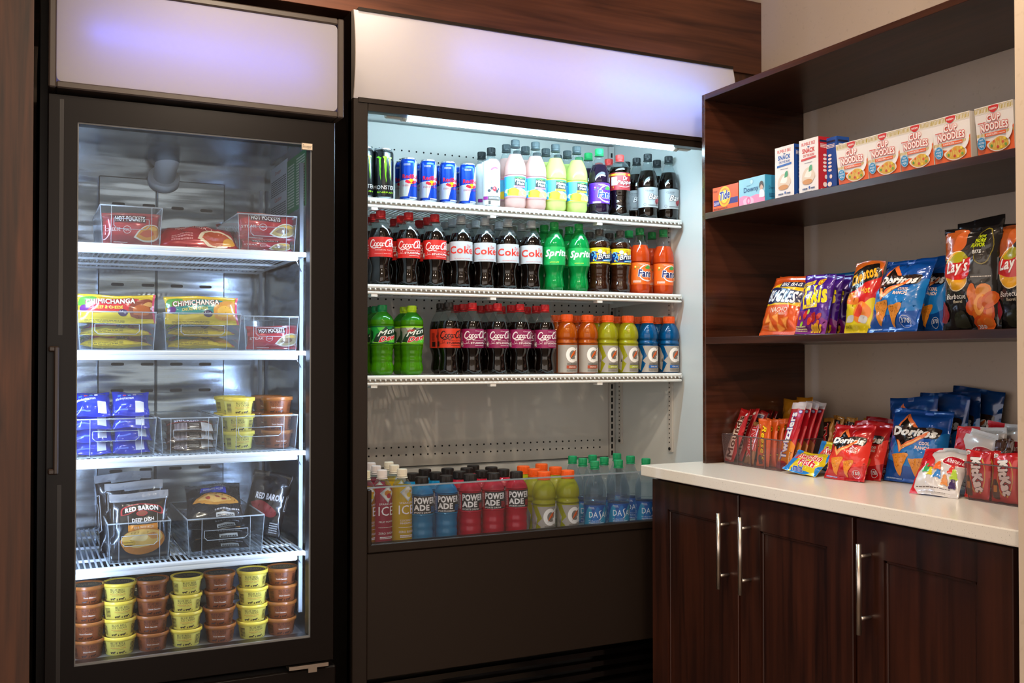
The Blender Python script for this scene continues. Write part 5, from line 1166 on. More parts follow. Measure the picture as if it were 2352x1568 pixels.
carton('softener_box', 'pale blue fabric softener box with pink flower beside the orange laundry box', 'box', V2(fx, yx(1698)), V2(fx, yx(1757.6)), Z1, at_x(1728, 407, fx).z - Z1, .05, '8fc6dc', art_downy, '3a9cc8', side_downy)
def art_bb(p, c):
    p.rect(-50, 0, 50, 100, 'e6dedc'); p.txt('BUMBLE BEE', -36, 34, 88, 94, 'c8382c', bold=.02); p.poly([(-8, 86), (8, 86), (0, 83)], '2a3a6a'); p.txt('SNACK', -32, 32, 74, 83, c, bold=.05); p.txt('ON THE RUN!', -28, 30, 67, 72, c, bold=.02); p.poly([(-38, 60), (38, 62), (38, 66), (-38, 64)], c); p.lines(-20, 20, 55, 57, 1, '6a6a7a')
    p.smooth([(-34, 22), (-30, 36), (-10, 46), (16, 44), (34, 30), (20, 20), (-10, 16)], 'd8c4b0').smooth([(-22, 30), (-4, 42), (16, 38), (10, 28)], 'efe4da').ell(-4, 20, 26, 5, 'c88a4a').smooth([(2, 38), (6, 48), (18, 50), (18, 40)], '4a9a6a'); p.ell(6, 9, 4, 2.6, '2a4a9a'); p.lines(-30, -4, 6, 11, 1, '2a3a6a'); p.lines(14, 34, 6, 11, 1, '2a3a6a'); p.lines(-18, 20, 1, 3.4, 1, '4a4a5a')
def side_bb(p):
    p.rect(-40, 90, 40, 94, '1c2244').lines(-34, 34, 80, 88, 3, 'e8dcdc'); 
    for y in (38, 45, 52, 59, 66): p.ell(0, y, 14, 2.4, 'e8dcdc', 14)
    p.ell(8, 26, 10, 4, 'e8dcdc').ell(0, 12, 16, 4.5, 'e8dcdc'); p.lines(-34, 34, 2, 6, 1, 'e8dcdc')
h_ = at_x(1803, 335, fx).z - Z1
for nm, a, b_, c, sc, sd in (('white snack kit box with blue lettering and blue side', 1781, 1824.7, '2a5aa8', '1c4a9a', side_bb), ('white snack kit box with red lettering and red side', 1836.6, 1880.7, 'c8382c', 'b81e28', side_bb)):
    carton('snack_kit_box', nm, 'box', V2(fx, yx(a)), V2(fx, yx(b_)), Z1, h_ + (.0 if a < 1800 else .002), .045, 'e6dedc', lambda p, c=c: art_bb(p, c), sc, sd, 'snack kit boxes')
carton('snack_kit_box', 'snack kit box whose blue side shows beside the red-sided one', 'box', V2(fx + .03, yx(1893, fx + .03)), V2(fx + .03, yx(1912, fx + .03) - .018), Z1, h_ - .002, .045, '1c4a9a', lambda p: (p.rect(-50, 0, 50, 100, '1c4a9a'), side_bb(p)), '1c4a9a', side_bb, 'snack kit boxes')
def art_noodle(p):
    p.rect(-50, 0, 50, 100, 'ece4de'); p.smooth([(-50, 0), (-50, 34), (-20, 30), (10, 24), (36, 34), (50, 52), (50, 0)], 'e8642a')
    n = 26
    for s in range(n):
        x = -50 + 100 * (s + .2) / n
        if abs(x) > 13: p.rect(x, 88, x + 2, 96, 'b8a03a'); p.layer -= .96
        if abs(x) > 26: p.rect(x, 40, x + 2, 46, 'c8a83a'); p.layer -= .96
    p.layer += 1
    p.rect(-50, 97, -13, 98, 'b8a03a').rect(13, 97, 50, 98, 'b8a03a').rect(-50, 86, 50, 86.8, 'd8c89a')
    p.smooth([(-12, 98), (-11, 90), (0, 84), (11, 90), (12, 98)], 'cc2a22').txt('NISSIN', -9, 9, 90, 94, 'f4e8e0', bold=.04)
    p.otxt('CUP', -19, 17, 66, 81, 'f4ece6', 'd03a28', bold=.05, ob=.13, arc=1.5).otxt('NOODLES', -36, 36, 48, 63, 'f4ece6', 'd03a28', bold=.05, ob=.12, arc=2); p.lines(-42, -22, 66, 70, 1, 'd03a28')
    p.rect(-26, 38, 30, 45, 'e8642a').txt('CHICKEN', -22, 8, 39.5, 43.5, 'f4ece6', bold=.03).lines(10, 28, 40, 42, 1, 'f4ece6')
    p.smooth([(-14, 12), (-22, 22), (-6, 30), (12, 36), (34, 30), (40, 16), (20, 6), (0, 6)], 'e8dcd0').smooth([(-14, 14), (-16, 22), (0, 30), (14, 34), (32, 28), (36, 14), (18, 8), (0, 8)], 'd8a83a')
    for k in range(8): p.stroke([(-8 + k * 4, 14), (-10 + k * 5, 22), (-4 + k * 4, 28 + k % 3 * 2)], 1.2, 'f0d080', same=True)
    p.layer += 1
    for x, y, c in ((-2, 26, 'd8602a'), (10, 28, 'e88a2a'), (22, 22, 'd8502a'), (8, 14, 'c8402a'), (28, 28, 'f0d030'), (-8, 18, '5a9a3a'), (18, 12, 'f0d030'), (30, 16, '6aa03a')): p.ell(x, y, 3.2, 3, c, 8)
    p.smooth([(30, 30), (40, 40), (46, 54), (50, 52), (48, 38), (38, 26)], 'f2ece8'); p.ell(-34, 26, 12, 13, '2a8ac0', 22).ring(-34, 26, 11, 11.6, 'cfe8f4', sy=1.08).txt('NO', -39, -29, 31, 35, 'e8f4fa', bold=.02).txt('ADDED', -42, -26, 25, 29, 'e8f4fa', bold=.02).txt('MSG', -40, -28, 18, 23, 'e8f4fa', bold=.02); p.lines(-44, 10, 2, 5, 1, 'f8d8c0')
edges = [(1929, 1998), (1999.5, 2071.6), (2073, 2149), (2151, 2234.6), (2249.5, 2335)]
for i, (a, b_) in enumerate(edges):
    t = carton('noodle_cup_carton', f'white and orange noodle cup carton, {ORD[i]} from left on the upper shelf', 'box', V2(fx + .012, yx(a, fx + .012)), V2(fx + .012, yx(b_, fx + .012) + .0015), Z1, .112, .10, 'e4dcd4', art_noodle, 'd8d0c8', None, 'noodle cup cartons', taper=.010)
    w = yx(a, fx + .012) - yx(b_, fx + .012)
    b = MB(); b.path([(w * .22 * math.cos(q), .045 + .02 * math.sin(q), .1125 + .008 * math.sin(q)) for q in [PI * k / 8 for k in range(9)]], .0012, 5); b.box(-.03, -.006, .112, .03, .03, .1135); b.build('lid_tab', pm('lid_grey', '#bfb8b2', .4), t)
carton('noodle_cup_carton', 'noodle cup carton set back in the gap between the fourth and last', 'box', V2(fx + .125, yx(2236, fx + .125)), V2(fx + .125, yx(2236, fx + .125) - .09), Z1, .112, .09, 'ddd4cc', art_noodle, 'd8d0c8', None, 'noodle cup cartons', taper=.008)

# ================================================================ bags on the middle shelf
def D(s): return math.radians(s)
def bag(name, lab, cat, pl, pr, X, z, h, T, col, art, tilt, seed, roll=0, turn=0, grp=None, shift=0, **kw):
    a, c = at_x(pl, 800, X), at_x(pr, 800, X); mid = (a + c) / 2; w = abs(a.y - c.y)
    w = kw.pop('w', w)
    return packet(name, lab, cat, w, h, T, col, art, (X + T * .35, mid.y + shift, z), -PI / 2 + D(turn), D(tilt), D(roll), grp, seed, **kw)
def crease(p, c='8ab4e8'): pass
def art_bugles(p):
    p.poly([(-50, 72), (-50, 46), (50, 46), (50, 82), (20, 90), (-30, 84)], 'e8b61c'); p.poly([(-14, 88), (50, 88), (50, 78), (-16, 78)], '22264e').txt('BIG BAG', -10, 40, 80, 86.5, 'e8e4e4', bold=.03)
    p.smooth([(-48, 56), (-40, 76), (-20, 78), (30, 72), (50, 70), (46, 52), (10, 50), (-30, 48)], '1e2450'); p.otxt('BUGLES', -38, 42, 52, 73, 'dfe2ea', '12163a', bold=.05, ob=.09, shear=.22, up=-3); p.txt('NACHO', -18, 30, 34, 42, 'f4e4d0', bold=0, shear=.2).txt('CHEESE', 0, 26, 29.5, 33, 'f4e4d0', bold=0)
    for x, y, a in ((-22, 24, .3), (4, 26, -.4), (-10, 13, .1), (12, 11, .7), (28, 20, -.7)): p.tilt(math.degrees(a), x, y); p.poly([(x - 13, y - 4), (x + 10, y - 8), (x + 1, y + 9)], 'd8762a').poly([(x - 9, y - 3), (x + 7, y - 6), (x + 1, y + 6)], 'e89040')
    p.tilt(); p.rect(-50, 0, 50, 5, 'c84818')
bag('corn_snack_bag', 'orange corn snack bag leaning, first bag from the left on the middle shelf', 'snack bag', 1731, 1812, 1.965, Z2, .187, .055, 'd8541c', art_bugles, 21, 3, grp='orange corn snack bags')
bag('corn_snack_bag', 'orange corn snack bag standing behind the leftmost one', 'snack bag', 1752, 1832, 2.05, Z2, .185, .05, 'c84e1c', art_bugles, 14, 5, roll=3, grp='orange corn snack bags')
def art_takis(p):
    p.smooth([(-50, 0), (-50, 30), (-10, 36), (50, 22), (50, 0)], '7a1c7a'); p.tilt(12, -10, 80).rect(-44, 80, 0, 88, 'e8c81c').txt('NEW LOOK', -38, -8, 82, 86, '4a1c7a', bold=.03).tilt()
    p.ell(16, 86, 9, 7, 'e8b81c', 12).ell(16, 86, 6, 4.6, 'c86a1c', 12).ell(16, 86, 3, 2.4, 'f4d82a', 10); p.tilt(10, 0, 60).txt('Takis', -28, 44, 46, 78, 'f0d81c', bold=.05, shear=.25).tilt(6, 0, 44).rect(-22, 40, 26, 46, 'e8c81c').txt('FUEGO', -8, 18, 41.5, 45, '5a1c7a', bold=.03).tilt()
    for x, y, c, r in ((-10, 30, 'c8281c', 10), (14, 26, 'a81c1c', 12), (2, 20, 'd8401c', 9), (26, 16, 'e0701c', 9), (-26, 16, '9ac83a', 6), (2, 34, 'b8d84a', 6), (18, 10, 'd89a1c', 12), (32, 28, 'b82a1c', 8), (-30, 26, 'e8902a', 5)): p.ell(x, y, r, r * .5, c, 9, .6)
    for k in range(4): p.poly([(0 + 9 * k, 3), (10 + 9 * k, 16), (14 + 9 * k, 14), (6 + 9 * k, 2)], 'e0a82a')
    p.lines(-46, -10, 4, 14, 3, 'e8d8a0')
bag('rolled_chip_bag', 'shiny purple rolled chip bag with yellow lettering beside the orange bags', 'snack bag', 1816, 1886, 1.965, Z2, .172, .05, '4a1a8c', art_takis, 13, 8, roll=1.5, grp='purple rolled chip bags', amp=.0045, nx=20, nz=28)
bag('rolled_chip_bag', 'purple rolled chip bag peeking out behind the front purple one', 'snack bag', 1841, 1909, 2.03, Z2, .175, .05, '46188a', art_takis, 11, 9, roll=1, grp='purple rolled chip bags')
bag('rolled_chip_bag', 'third purple rolled chip bag, rearmost of the purple ones', 'snack bag', 1862, 1928, 2.095, Z2, .176, .05, '401680', art_takis, 9, 10, roll=2, grp='purple rolled chip bags')
bag('corn_chip_bag', 'blue bag top showing behind the purple chip bags', 'snack bag', 1872, 1948, 2.17, Z2, .192, .05, '1a6aa8', None, 6, 11)
def art_cheetos(p):
    p.rect(-50, 60, 50, 100, 'c8601c'); p.smooth([(-50, 40), (-50, 66), (-10, 74), (50, 86), (50, 44), (0, 36)], 'c81c1c'); p.smooth([(-50, 0), (-50, 32), (-20, 42), (20, 36), (50, 46), (50, 0)], 'e0c81c')
    p.smooth([(-46, 40), (-20, 50), (10, 44), (0, 36)], 'e87a1c'); p.tilt(24, -20, 64); p.smooth([(-52, 62), (-44, 80), (-20, 84), (40, 84), (56, 78), (54, 62), (20, 58), (-30, 54)], '171412'); p.otxt('Cheetos', -28, 50, 62, 80, 'e8a81c', '171412', bold=.05, ob=.06); p.tilt(14, 0, 50).txt("Flamin' Hot", -40, 40, 48, 58, 'f0b81c', bold=.02, shear=.3).tilt()
    p.smooth([(-10, 18), (0, 34), (24, 40), (44, 30), (36, 18), (10, 12)], 'e8842a').smooth([(-36, 14), (-28, 22), (-6, 22), (-12, 14)], 'c8c4c0').smooth([(10, 14), (16, 22), (36, 20), (30, 12)], 'c8c4c0').smooth([(-4, 22), (10, 36), (26, 30), (12, 20)], 'd8381c'); p.txt('SNACKS', -40, -14, 6, 10, '5a4a1c', bold=0)
bag('cheese_puff_bag', 'red, orange and yellow hot cheese snack bag between purple and blue bags', 'snack bag', 1925, 1992, 1.985, Z2, .198, .055, 'c8601c', art_cheetos, 13, 14, roll=1)
def art_dor(p, c2, sub, calo):
    p.smooth([(-50, 30), (-20, 60), (20, 50), (50, 70), (50, 30), (0, 20)], c2)
    p.poly([(-18, 93), (-33, 62), (10, 62)], '171414').poly([(-18, 93), (-32, 63), (-28, 63), (-18, 85)], 'e8743a').poly([(-18, 93), (4, 73), (1, 70), (-17, 85)], 'e8743a').poly([(-34, 60), (2, 58), (-18, 38)], '171414')
    p.smooth([(-41, 60), (-36, 71), (0, 73), (36, 74), (42, 70), (38, 60), (20, 59), (-20, 58)], '2a1a16'); p.otxt('Doritos', -36, 38, 60, 72, 'e9e7e4', '1c1614', bold=.06, shear=.18, ob=.1)
    p.poly([(-16, 47), (26, 69), (23, 63), (-19, 37), (-27, 54), (-23, 54)], 'e8743a').poly([(-16, 44), (14, 60), (16, 59), (-18, 39), (-25, 53), (-24, 53)], 'f8b870')
    for i, t in enumerate(sub): p.txt(t, 6 + (0 if i else 6), 30, 50 - 6 * i, 54.5 - 6 * i, 'f0d8d0', bold=.05)
    for q in ((-34, 34, -2, 36, -20, 8), (-2, 30, 26, 32, 8, 6)):
        x0, y0, x1, y1, x2, y2 = q; p.smooth([(x0, y0), ((x0 + x1) / 2, (y0 + y1) / 2 + 1), (x1, y1), ((x1 + x2) / 2 + 1, (y1 + y2) / 2), (x2, y2), ((x0 + x2) / 2 - 1, (y0 + y2) / 2)], 'd8862a', 4)
        r = random.Random(int(x0))
        for k in range(26):
            a_, b_ = r.random(), r.random()
            if a_ + b_ > 1: a_, b_ = 1 - a_, 1 - b_
            x = x0 + (x1 - x0) * a_ * .9 + (x2 - x0) * b_ * .9 + 1; y = y0 + (y1 - y0) * a_ * .9 + (y2 - y0) * b_ * .9
            p.ell(x, y - .5, .8, .6, ('a8501c', 'e8a84a', '8a4a1c')[k % 3], 5); p.layer -= .96
        p.layer += 1
    p.txt(calo, 26, 38, 10, 15, 'cfd8e4', bold=.02); p.ring(32, 11, 8, 8.6, 'cfd8e4', 10, sy=.8); p.lines(-44, -18, 3, 7, 1, '8aa8d0')
BLUE, BLUE2 = '0f4fa6', '1a74c0'
dorb = lambda p: art_dor(p, BLUE2, ('COOL', 'RANCH'), '370'); dorr = lambda p: art_dor(p, 'd8342a', ('NACHO', 'CHEESE'), '150')
bag('tortilla_chip_bag', 'large blue tortilla chip bag leaning at the middle of the middle shelf', 'snack bag', 1975, 2088, 1.975, Z2, .205, .07, BLUE, dorb, 22, 17, grp='blue chip bags on the middle shelf', amp=.006, nx=22, nz=30)
bag('tortilla_chip_bag', 'blue tortilla chip bag half hidden behind the large leaning blue one', 'snack bag', 2062, 2158, 2.055, Z2, .205, .045, '0e4690', dorb, 16, 19, grp='blue chip bags on the middle shelf', amp=.005)
def art_lays(p):
    p.smooth([(-50, 90), (-44, 96), (-10, 98), (-16, 80), (-30, 70), (-50, 68)], 'a8501c').smooth([(-26, 78), (-20, 94), (-8, 98), (-4, 84), (-14, 76)], 'c8602a'); p.ell(10, 60, 30, 24, '3a3634', 26)
    p.ell(-14, 57, 23, 20, 'f0d8b0', 28).ell(-14, 57, 22, 19, 'e0a01c', 28).smooth([(-32, 60), (-26, 70), (-10, 76), (2, 72), (6, 62)], 'a8a01c').smooth([(-38, 52), (-36, 64), (-10, 65), (8, 70), (10, 58), (6, 50), (-16, 48)], 'c8201c'); p.otxt("Lay's", -33, 6, 51, 66, 'f4f0ec', 'a81c1c', bold=.03, shear=.2, ob=.06, up=3)
    p.txt('Barbecue', -34, 4, 30, 35, 'f0e8e0', bold=0, shear=.15).txt('flavored', -22, -4, 26, 29, 'f0e0c0', bold=0, shear=.2); p.ring(28, 80, 14, 15, '8a7a2a', sy=1.2); p.txt('NOW', 18, 30, 88, 91, 'c8d81c', bold=.04).txt('MORE', 12, 32, 83.5, 87.5, 'c8d81c', bold=.05).txt('FLAVOR', 8, 32, 79, 83, 'c8d81c', bold=.05).txt('BITE', 12, 26, 73, 76.5, 'e8e8e4', bold=.04); p.lines(14, 40, 50, 52, 1, 'c8c0b8')
    for x, y, c, a in ((12, 22, 'c8501c', .4), (28, 28, 'e07a24', .9), (22, 14, 'd8641c', 0), (36, 16, 'c84a18', 1.3), (14, 34, 'd86a20', 1.6), (30, 36, 'e88a34', .2), (24, 24, 'f0a04a', 1.1), (38, 28, 'd05a1c', .5), (20, 6, 'c84a1a', .2), (32, 7, 'd8601c', -.2)): p.ell(x, y, 11, 7.5, c, 12, a).ell(x + 1, y + 1, 7, 4, 'e89a4a' if c[0] == 'e' else 'd8702a', 10, a)
    p.smooth([(-50, 8), (-50, 26), (-38, 28), (-30, 16), (-38, 8)], '8a1c24'); p.smooth([(-24, 4), (-20, 16), (-2, 18), (2, 6), (-10, 2)], '2a2c20'); p.txt('350', 14, 28, 1.5, 5.5, 'e8e4e0', bold=.03)
LAYF = foil('charcoal_film', '#201d1c', .2, .6)
bag('potato_chip_bag', 'tall black barbecue potato chip bag, front one right of the blue bags', 'snack bag', 2155, 2282, 1.975, Z2, .243, .07, '201d1c', art_lays, 2, 23, mat=LAYF, grp='black barbecue chip bags', amp=.005, nx=20, nz=28, turn=4)
bag('potato_chip_bag', 'black barbecue potato chip bag cut off by the pale wall end', 'snack bag', 2276, 2405, 2.0, Z2, .243, .06, '201d1c', art_lays, 2, 24, mat=LAYF, grp='black barbecue chip bags', amp=.005, turn=8)
bag('potato_chip_bag', 'third black chip bag whose silver-grey top rises behind the front one', 'snack bag', 2190, 2300, 2.07, Z2, .272, .05, '201d1c', None, 2, 25, mat=LAYF, grp='black barbecue chip bags', roll=-2)

# ================================================================ on the worktop
bin_('clear open bin of candy bars at the left end of the worktop', .272, .20, .092, (1.993, (2.292 + 2.564) / 2, ZC), -PI / 2, handle=False, m1=BINT, m2=BINTE, group='clear bins on the worktop', ribs=(.27, .50, .74))
bin_('clear open bin of red wafer bars beside the pale wall end', .262, .20, .088, (1.997, 1.526, ZC), -PI / 2, handle=False, m1=BINT, m2=BINTE, group='clear bins on the worktop')
def bar(name, lab, px, X, w, h, T, col, art, tilt, seed, roll=0, turn=0, grp=None, lift=.003, cat='candy', **kw):
    y = kw.pop('y', None) or at_x(px, 900, X).y
    return packet(name, lab, cat, w, h, T, col, art, (X, y, ZC + lift), -PI / 2 + D(turn), D(tilt), D(roll), grp, seed, seal=kw.pop('seal', .009), amp=kw.pop('amp', .0015), nx=12, nz=20, contr=.03, **kw)
def vert(p, t, x0, x1, y0, y1, col, ocol, up=True, **k):
    """lettering that runs up the bar"""
    for bold, c, g in ((k.get('ob', .09), ocol, .7), (k.get('bold', .03), col, 0)):
        vs, fs, nc = text_geo(t, bold, k.get('shear', 0)); ax, bx = min(v[0] for v in vs), max(v[0] for v in vs); ay, by = min(v[1] for v in vs), max(v[1] for v in vs)
        o = []
        for x, y in vs:
            fx_, fy = (x - ax) / (bx - ax), (y - ay) / (by - ay)
            if not up: fx_, fy = 1 - fx_, 1 - fy
            o.append((x0 - g + (1 - fy) * (x1 - x0 + 2 * g), y0 - g + fx_ * (y1 - y0 + 2 * g)))
        p._add(o, fs, c, nc)
def art_mounds(p):
    p.smooth([(-40, 6), (-44, 40), (-30, 60), (10, 50), (30, 20), (10, 4)], 'd8c4b8'); vert(p, 'Mounds', -24, 26, 8, 86, '5a2418', 'e8d8c8', bold=.04, ob=.1); p.ell(30, 90, 8, 3, 'e8e0dc')
for i, (px, X, nm) in enumerate(((1673, 2.015, 'front'), (1692, 2.06, 'second'))):
    bar('candy_bar', f'red coconut candy bar with brown lettering, {nm} one, leftmost in the left bin', px, X, .056, .178, .022, 'b81e22', art_mounds, 21, 130 + i, roll=2, grp='red coconut candy bars', turn=-4)
for i, (px, X, h) in enumerate(((1716, 2.10, .165), (1728, 2.145, .17), (1740, 2.175, .165))):
    bar('candy_bar', f'dark red candy wrapper leaning at the back left of the left bin, {ORD[i]} from left', px, X, .052, h, .02, '9a1c20', lambda p: (p.rect(-30, 84, 30, 92, 'd8d4d8'), p.lines(-26, 26, 85, 91, 2, '3a4a9a'), vert(p, 'Almond', -20, 24, 12, 78, '3a2018', 'd8c8b8')), 18, 140 + i, roll=6, grp='dark red candy wrappers')
bar('candy_bar', 'clear wrapped gold and red candy bar behind the second rib of the left bin', 1718, 2.03, .046, .135, .02, '9a6a3a', lambda p: (p.rect(-50, 30, 50, 90, 'a81c20'), vert(p, 'TWIX', -24, 24, 16, 92, 'c0222a', 'ece4de', up=False, bold=.05)), 16, 150, roll=2)
def art_reese(p):
    vert(p, "Reese's", -8, 26, 14, 86, 'f0c81c', '4a1c10', up=False, bold=.03, ob=.09, shear=.15); p.rect(-34, 40, -22, 78, '2a1812').lines(-32, -24, 42, 76, 12, 'd8a82a'); p.ring(-30, 84, 5, 6, 'f0e4d8', sy=.6); p.smooth([(-30, 4), (-28, 20), (-6, 24), (0, 8)], '4a2818')
for i in range(4):
    bar('peanut_butter_cup_bar', f'orange peanut butter cup bar with yellow lettering, {ORD[i]} from the front in the left bin', 1752, 2.025 + i * .024, .058, .143 + .003 * (i % 2), .020, 'dc5a1c', art_reese, 4, 160 + i, grp='orange peanut butter cup bars') if i == 0 else bar('peanut_butter_cup_bar', f'orange peanut butter cup bar with yellow lettering, {ORD[i]} from the front in the left bin', 1752 + i * 15, 2.025 + i * .024, .056, .145, .020, 'd8581c', art_reese, 4, 160 + i, grp='orange peanut butter cup bars')
def art_twz(p):
    p.rect(-50, 90, 50, 100, 'cfc4c8').smooth([(-50, 10), (-50, 34), (0, 42), (50, 36), (50, 8), (0, 12)], 'd8801c'); p.ell(0, 33, 12, 4, 'b81c24').ell(-26, 26, 9, 3, 'b81c24').rect(-50, 0, 50, 9, '7a1c3a'); vert(p, 'Twizzlers', -30, 14, 14, 84, 'f2eef0', '2c3a9a', bold=.05, ob=.1); p.ell(28, 86, 12, 2.6, '3a4aa8').ell(28, 86, 10, 1.8, 'd8dcf0'); vert(p, 'strawberry', 28, 40, 6, 26, 'e8d8b8', '7a1c1c', bold=0, ob=.02)
for i in range(4):
    bar('licorice_pack', f'tall red licorice pack with white lettering, {ORD[i]} from the front in the left bin', 1796 + i * 15, 2.02 + i * .030, .060, .205, .019, 'bc1a28', art_twz, 17, 170 + i, roll=3, grp='tall red licorice packs', sealcol='c8b8bc')
for i, (px, h) in enumerate(((1799, .196), (1830, .205))):
    bar('peanut_candy_bag', f'orange-yellow candy bag top at the back of the left bin, {"left" if i == 0 else "right"} one', px + 12, 2.235, .075, h, .03, 'c88418', None, 3, 180 + i, grp='orange-yellow candy bags', amp=.003)
# gold and brown caramel bars behind
GOLD = foil('gold_film', '#a87432', .2, .5)
def art_twix(p): p.rect(-50, 8, 26, 92, '2a1410'); vert(p, 'TWIX', -34, 8, 12, 88, 'a81c24', 'e0c8b8', up=False, bold=.06, ob=.1)
for i, px in enumerate((1902, 1921, 1939, 1956, 1972, 1988, 2004)):
    bar('caramel_bar', f'gold and brown caramel bar standing behind the yellow packs, {ORD[i]} from left', px, 2.17 + .012 * (i % 3), .044, .152 + .008 * (i % 2), .024, 'a87432', art_twix, 3, 190 + i, roll=(i % 3 - 1) * 1.5, grp='gold and brown caramel bars', mat=GOLD, amp=.004, lift=.0002)
# yellow fish candy packs
def art_fish(p):
    p.poly([(-50, 0), (-34, 0), (-24, 50), (-34, 100), (-50, 100)], '1c7ac8').poly([(-30, 0), (20, 0), (30, 10), (-26, 14)], '1c7ac8').poly([(50, 60), (36, 100), (50, 100)], '1c7ac8').smooth([(-34, 50), (-26, 70), (-16, 56)], 'd83a2c').poly([(44, 0), (50, 0), (50, 50), (38, 30)], '1c7ac8')
    p.otxt('Swedish', -22, 38, 52, 80, 'c8202c', 'f4ece0', bold=.03, ob=.09, up=2).otxt('Fish', -12, 34, 26, 52, 'c8202c', 'f4ece0', bold=.05, ob=.1); p.otxt('mini', -22, 8, 8, 24, '1c4ab0', 'f0f0f0', bold=.05)
packet('fish_candy_pack', 'yellow and blue fish candy pack lying in front of the left bin', 'candy', .125, .085, .03, 'e0c41c', art_fish, (1.985, 2.205, ZC), D(-78), D(50), D(9), 'yellow fish candy packs', 201, seal=.007, amp=.003)
packet('fish_candy_pack', 'yellow fish candy pack standing behind the lying one', 'candy', .115, .085, .028, 'e0c41c', art_fish, (2.065, 2.175, ZC), D(-80), D(22), D(8), 'yellow fish candy packs', 203, seal=.007, amp=.003)
# tortilla chip bags on the worktop
def cbag(lab, A, Bp, h, T, col, art, tilt, seed, roll=0, grp=None, name='tortilla_chip_bag', **kw):
    a, c = at_z(*A, ZC), at_z(*Bp, ZC); mid, rz, w = along(a, c)
    n = Vector((math.cos(rz + PI / 2), math.sin(rz + PI / 2), 0)) * T * .3
    return packet(name, lab, 'snack bag', kw.pop('w', w), h, T, col, art, tuple(mid + n), rz, D(tilt), D(roll), grp, seed, **kw)
RED = 'b8181c'
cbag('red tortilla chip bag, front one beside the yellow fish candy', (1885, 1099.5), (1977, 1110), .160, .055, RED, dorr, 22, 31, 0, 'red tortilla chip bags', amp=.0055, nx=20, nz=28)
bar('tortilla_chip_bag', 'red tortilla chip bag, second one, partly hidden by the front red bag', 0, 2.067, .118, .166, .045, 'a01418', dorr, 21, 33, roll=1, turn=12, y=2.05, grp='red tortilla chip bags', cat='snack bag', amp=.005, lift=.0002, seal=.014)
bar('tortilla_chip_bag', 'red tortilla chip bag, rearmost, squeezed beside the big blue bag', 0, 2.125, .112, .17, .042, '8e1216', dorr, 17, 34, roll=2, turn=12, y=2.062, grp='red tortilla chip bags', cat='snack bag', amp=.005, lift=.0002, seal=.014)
cbag('large blue tortilla chip bag standing at the front of the worktop', (2018, 1105), (2158, 1121), .200, .075, BLUE, dorb, 15, 41, 0, 'blue chip bags on the worktop', amp=.006, nx=24, nz=32)
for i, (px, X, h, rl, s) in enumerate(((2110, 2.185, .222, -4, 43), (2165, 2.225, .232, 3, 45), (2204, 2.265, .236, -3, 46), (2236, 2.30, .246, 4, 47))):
    bar('tortilla_chip_bag', f'dark blue tortilla chip bag behind the large blue one, {ORD[i]} of four going back', px - 14, X, .165, h, .034, ('0e4690', '0d4084', '0c3a78', '0c386f')[i], dorb, 5, s, roll=rl, grp='blue chip bags on the worktop', cat='snack bag', seal=.016, amp=.006, lift=.0002)
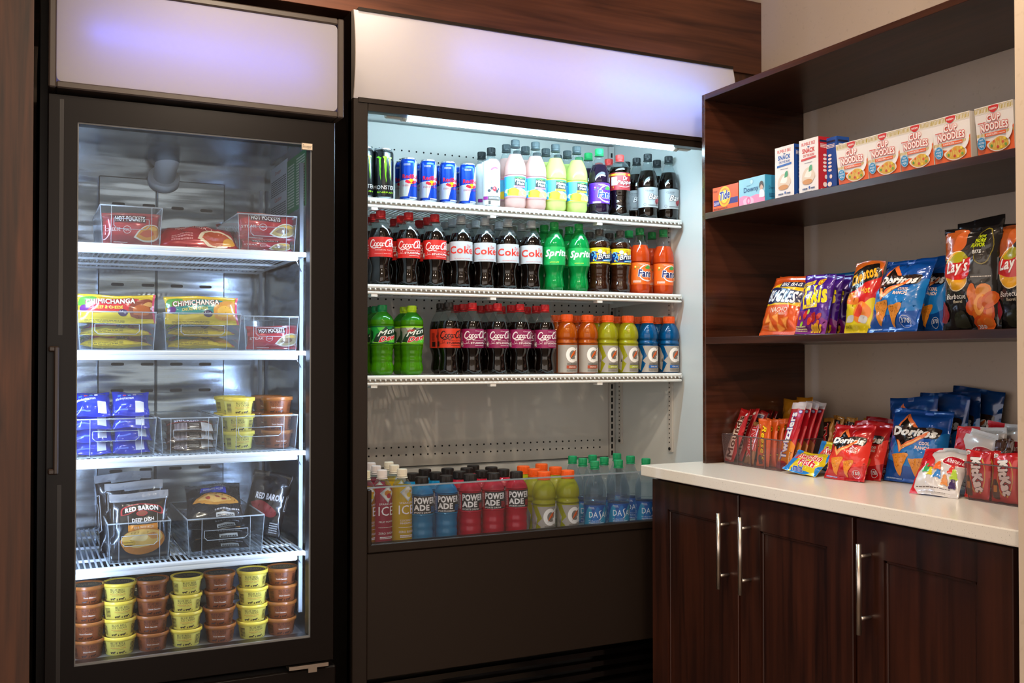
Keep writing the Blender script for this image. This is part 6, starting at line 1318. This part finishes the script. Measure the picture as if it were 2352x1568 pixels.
# white gummy pack
def art_gummy(p):
    p.poly([(-50, 0), (-50, 100), (-22, 100), (-26, 80), (-12, 66), (-40, 40), (-42, 12), (-30, 0)], 'c41c26').rect(-50, 90, -12, 100, 'c41c26').rect(-12, 90, 50, 100, 'c8ccd0'); p.ell(28, 66, 26, 11, 'f0e4e0', 24).ell(28, 66, 24, 9.6, 'b01a2c', 24).txt('Albanese', 10, 46, 62, 71, 'f4ecec', bold=.01, shear=.3)
    for x, y, c in ((-14, 40, 'd8c81c'), (4, 36, '1c7ac8'), (-22, 46, '3aa05a'), (20, 26, 'd88a4a'), (36, 22, '3a2458'), (30, 46, 'd83a2c'), (36, 38, 'a8c83a'), (0, 52, 'e86a2a'), (-14, 56, 'c8282c')): p.ell(x, y, 6, 6.5, c, 10).ell(x, y + 7, 3.8, 3.6, c, 10).ell(x - 5, y - 5, 2.6, 2.6, c, 8).ell(x + 5, y - 5, 2.6, 2.6, c, 8)
    p.lines(-34, 34, 12, 14, 1, '5a4a4a'); p.lines(-24, 24, 5, 9, 1, '6a6a6a')
cbag('white and red gummy candy pack lying against the right bin', (2080, 1134), (2193, 1147), .135, .045, 'd8d4d4', art_gummy, 38, 51, 0, 'white and red gummy packs', name='gummy_candy_pack', amp=.005, nx=20, nz=26, seal=.009)
for i, (px, X, h, rl) in enumerate(((2222, 2.085, .150, 6), (2262, 2.12, .158, -4), (2300, 2.15, .170, 3))):
    bar('gummy_candy_pack', f'red and white gummy pack standing in the right bin, {ORD[i]} from left', px, X, .12, h, .03, 'd8d4d4', art_gummy, 6, 210 + i, roll=rl, grp='white and red gummy packs', amp=.004)
for i, px in enumerate((2288, 2312)):
    bar('chocolate_wrapper', f'crumpled brown chocolate wrapper top behind the red wafer bars, {"left" if i == 0 else "right"} one', px, 2.065 + .02 * i, .05, .135, .022, '4a2c1c', None, 5, 220 + i, roll=6 - 14 * i, grp='brown chocolate wrappers', amp=.007, seal=.02)
def art_kk(p):
    p.ring(6, 50, 27, 30, 'd8b04a', 30, sy=1.35, a0=-1.3, a1=1.2); p.ring(6, 50, 27, 29, 'd8b04a', 30, sy=1.35, a0=2.0, a1=4.4); p.smooth([(-44, 8), (-46, 40), (-30, 46), (-16, 30), (-18, 6)], '4a2818').rect(-40, 20, -24, 34, 'c8822a')
    p.tilt(14, 0, 50); vert(p, 'KitKat', -16, 26, 14, 88, 'f0ece8', '3a1a14', up=False, bold=.07, ob=.13, shear=.1); p.tilt(); p.poly([(-48, 88), (-34, 90), (-32, 96), (-38, 98), (-48, 96)], 'e8e0dc').lines(-46, -35, 90, 96, 3, '2a1a1a')
for i, (px, X) in enumerate(((2243, 2.014), (2306, 2.014), (2262, 2.038), (2324, 2.038))):
    bar('wafer_bar', f'red chocolate wafer bar, {("left", "right")[i % 2]} one of the {"front" if i < 2 else "rear"} pair in the right bin', px, X, .068, .112, .018, 'c81c1e', art_kk, 4, 230 + i, grp='red chocolate wafer bars', seal=.007)
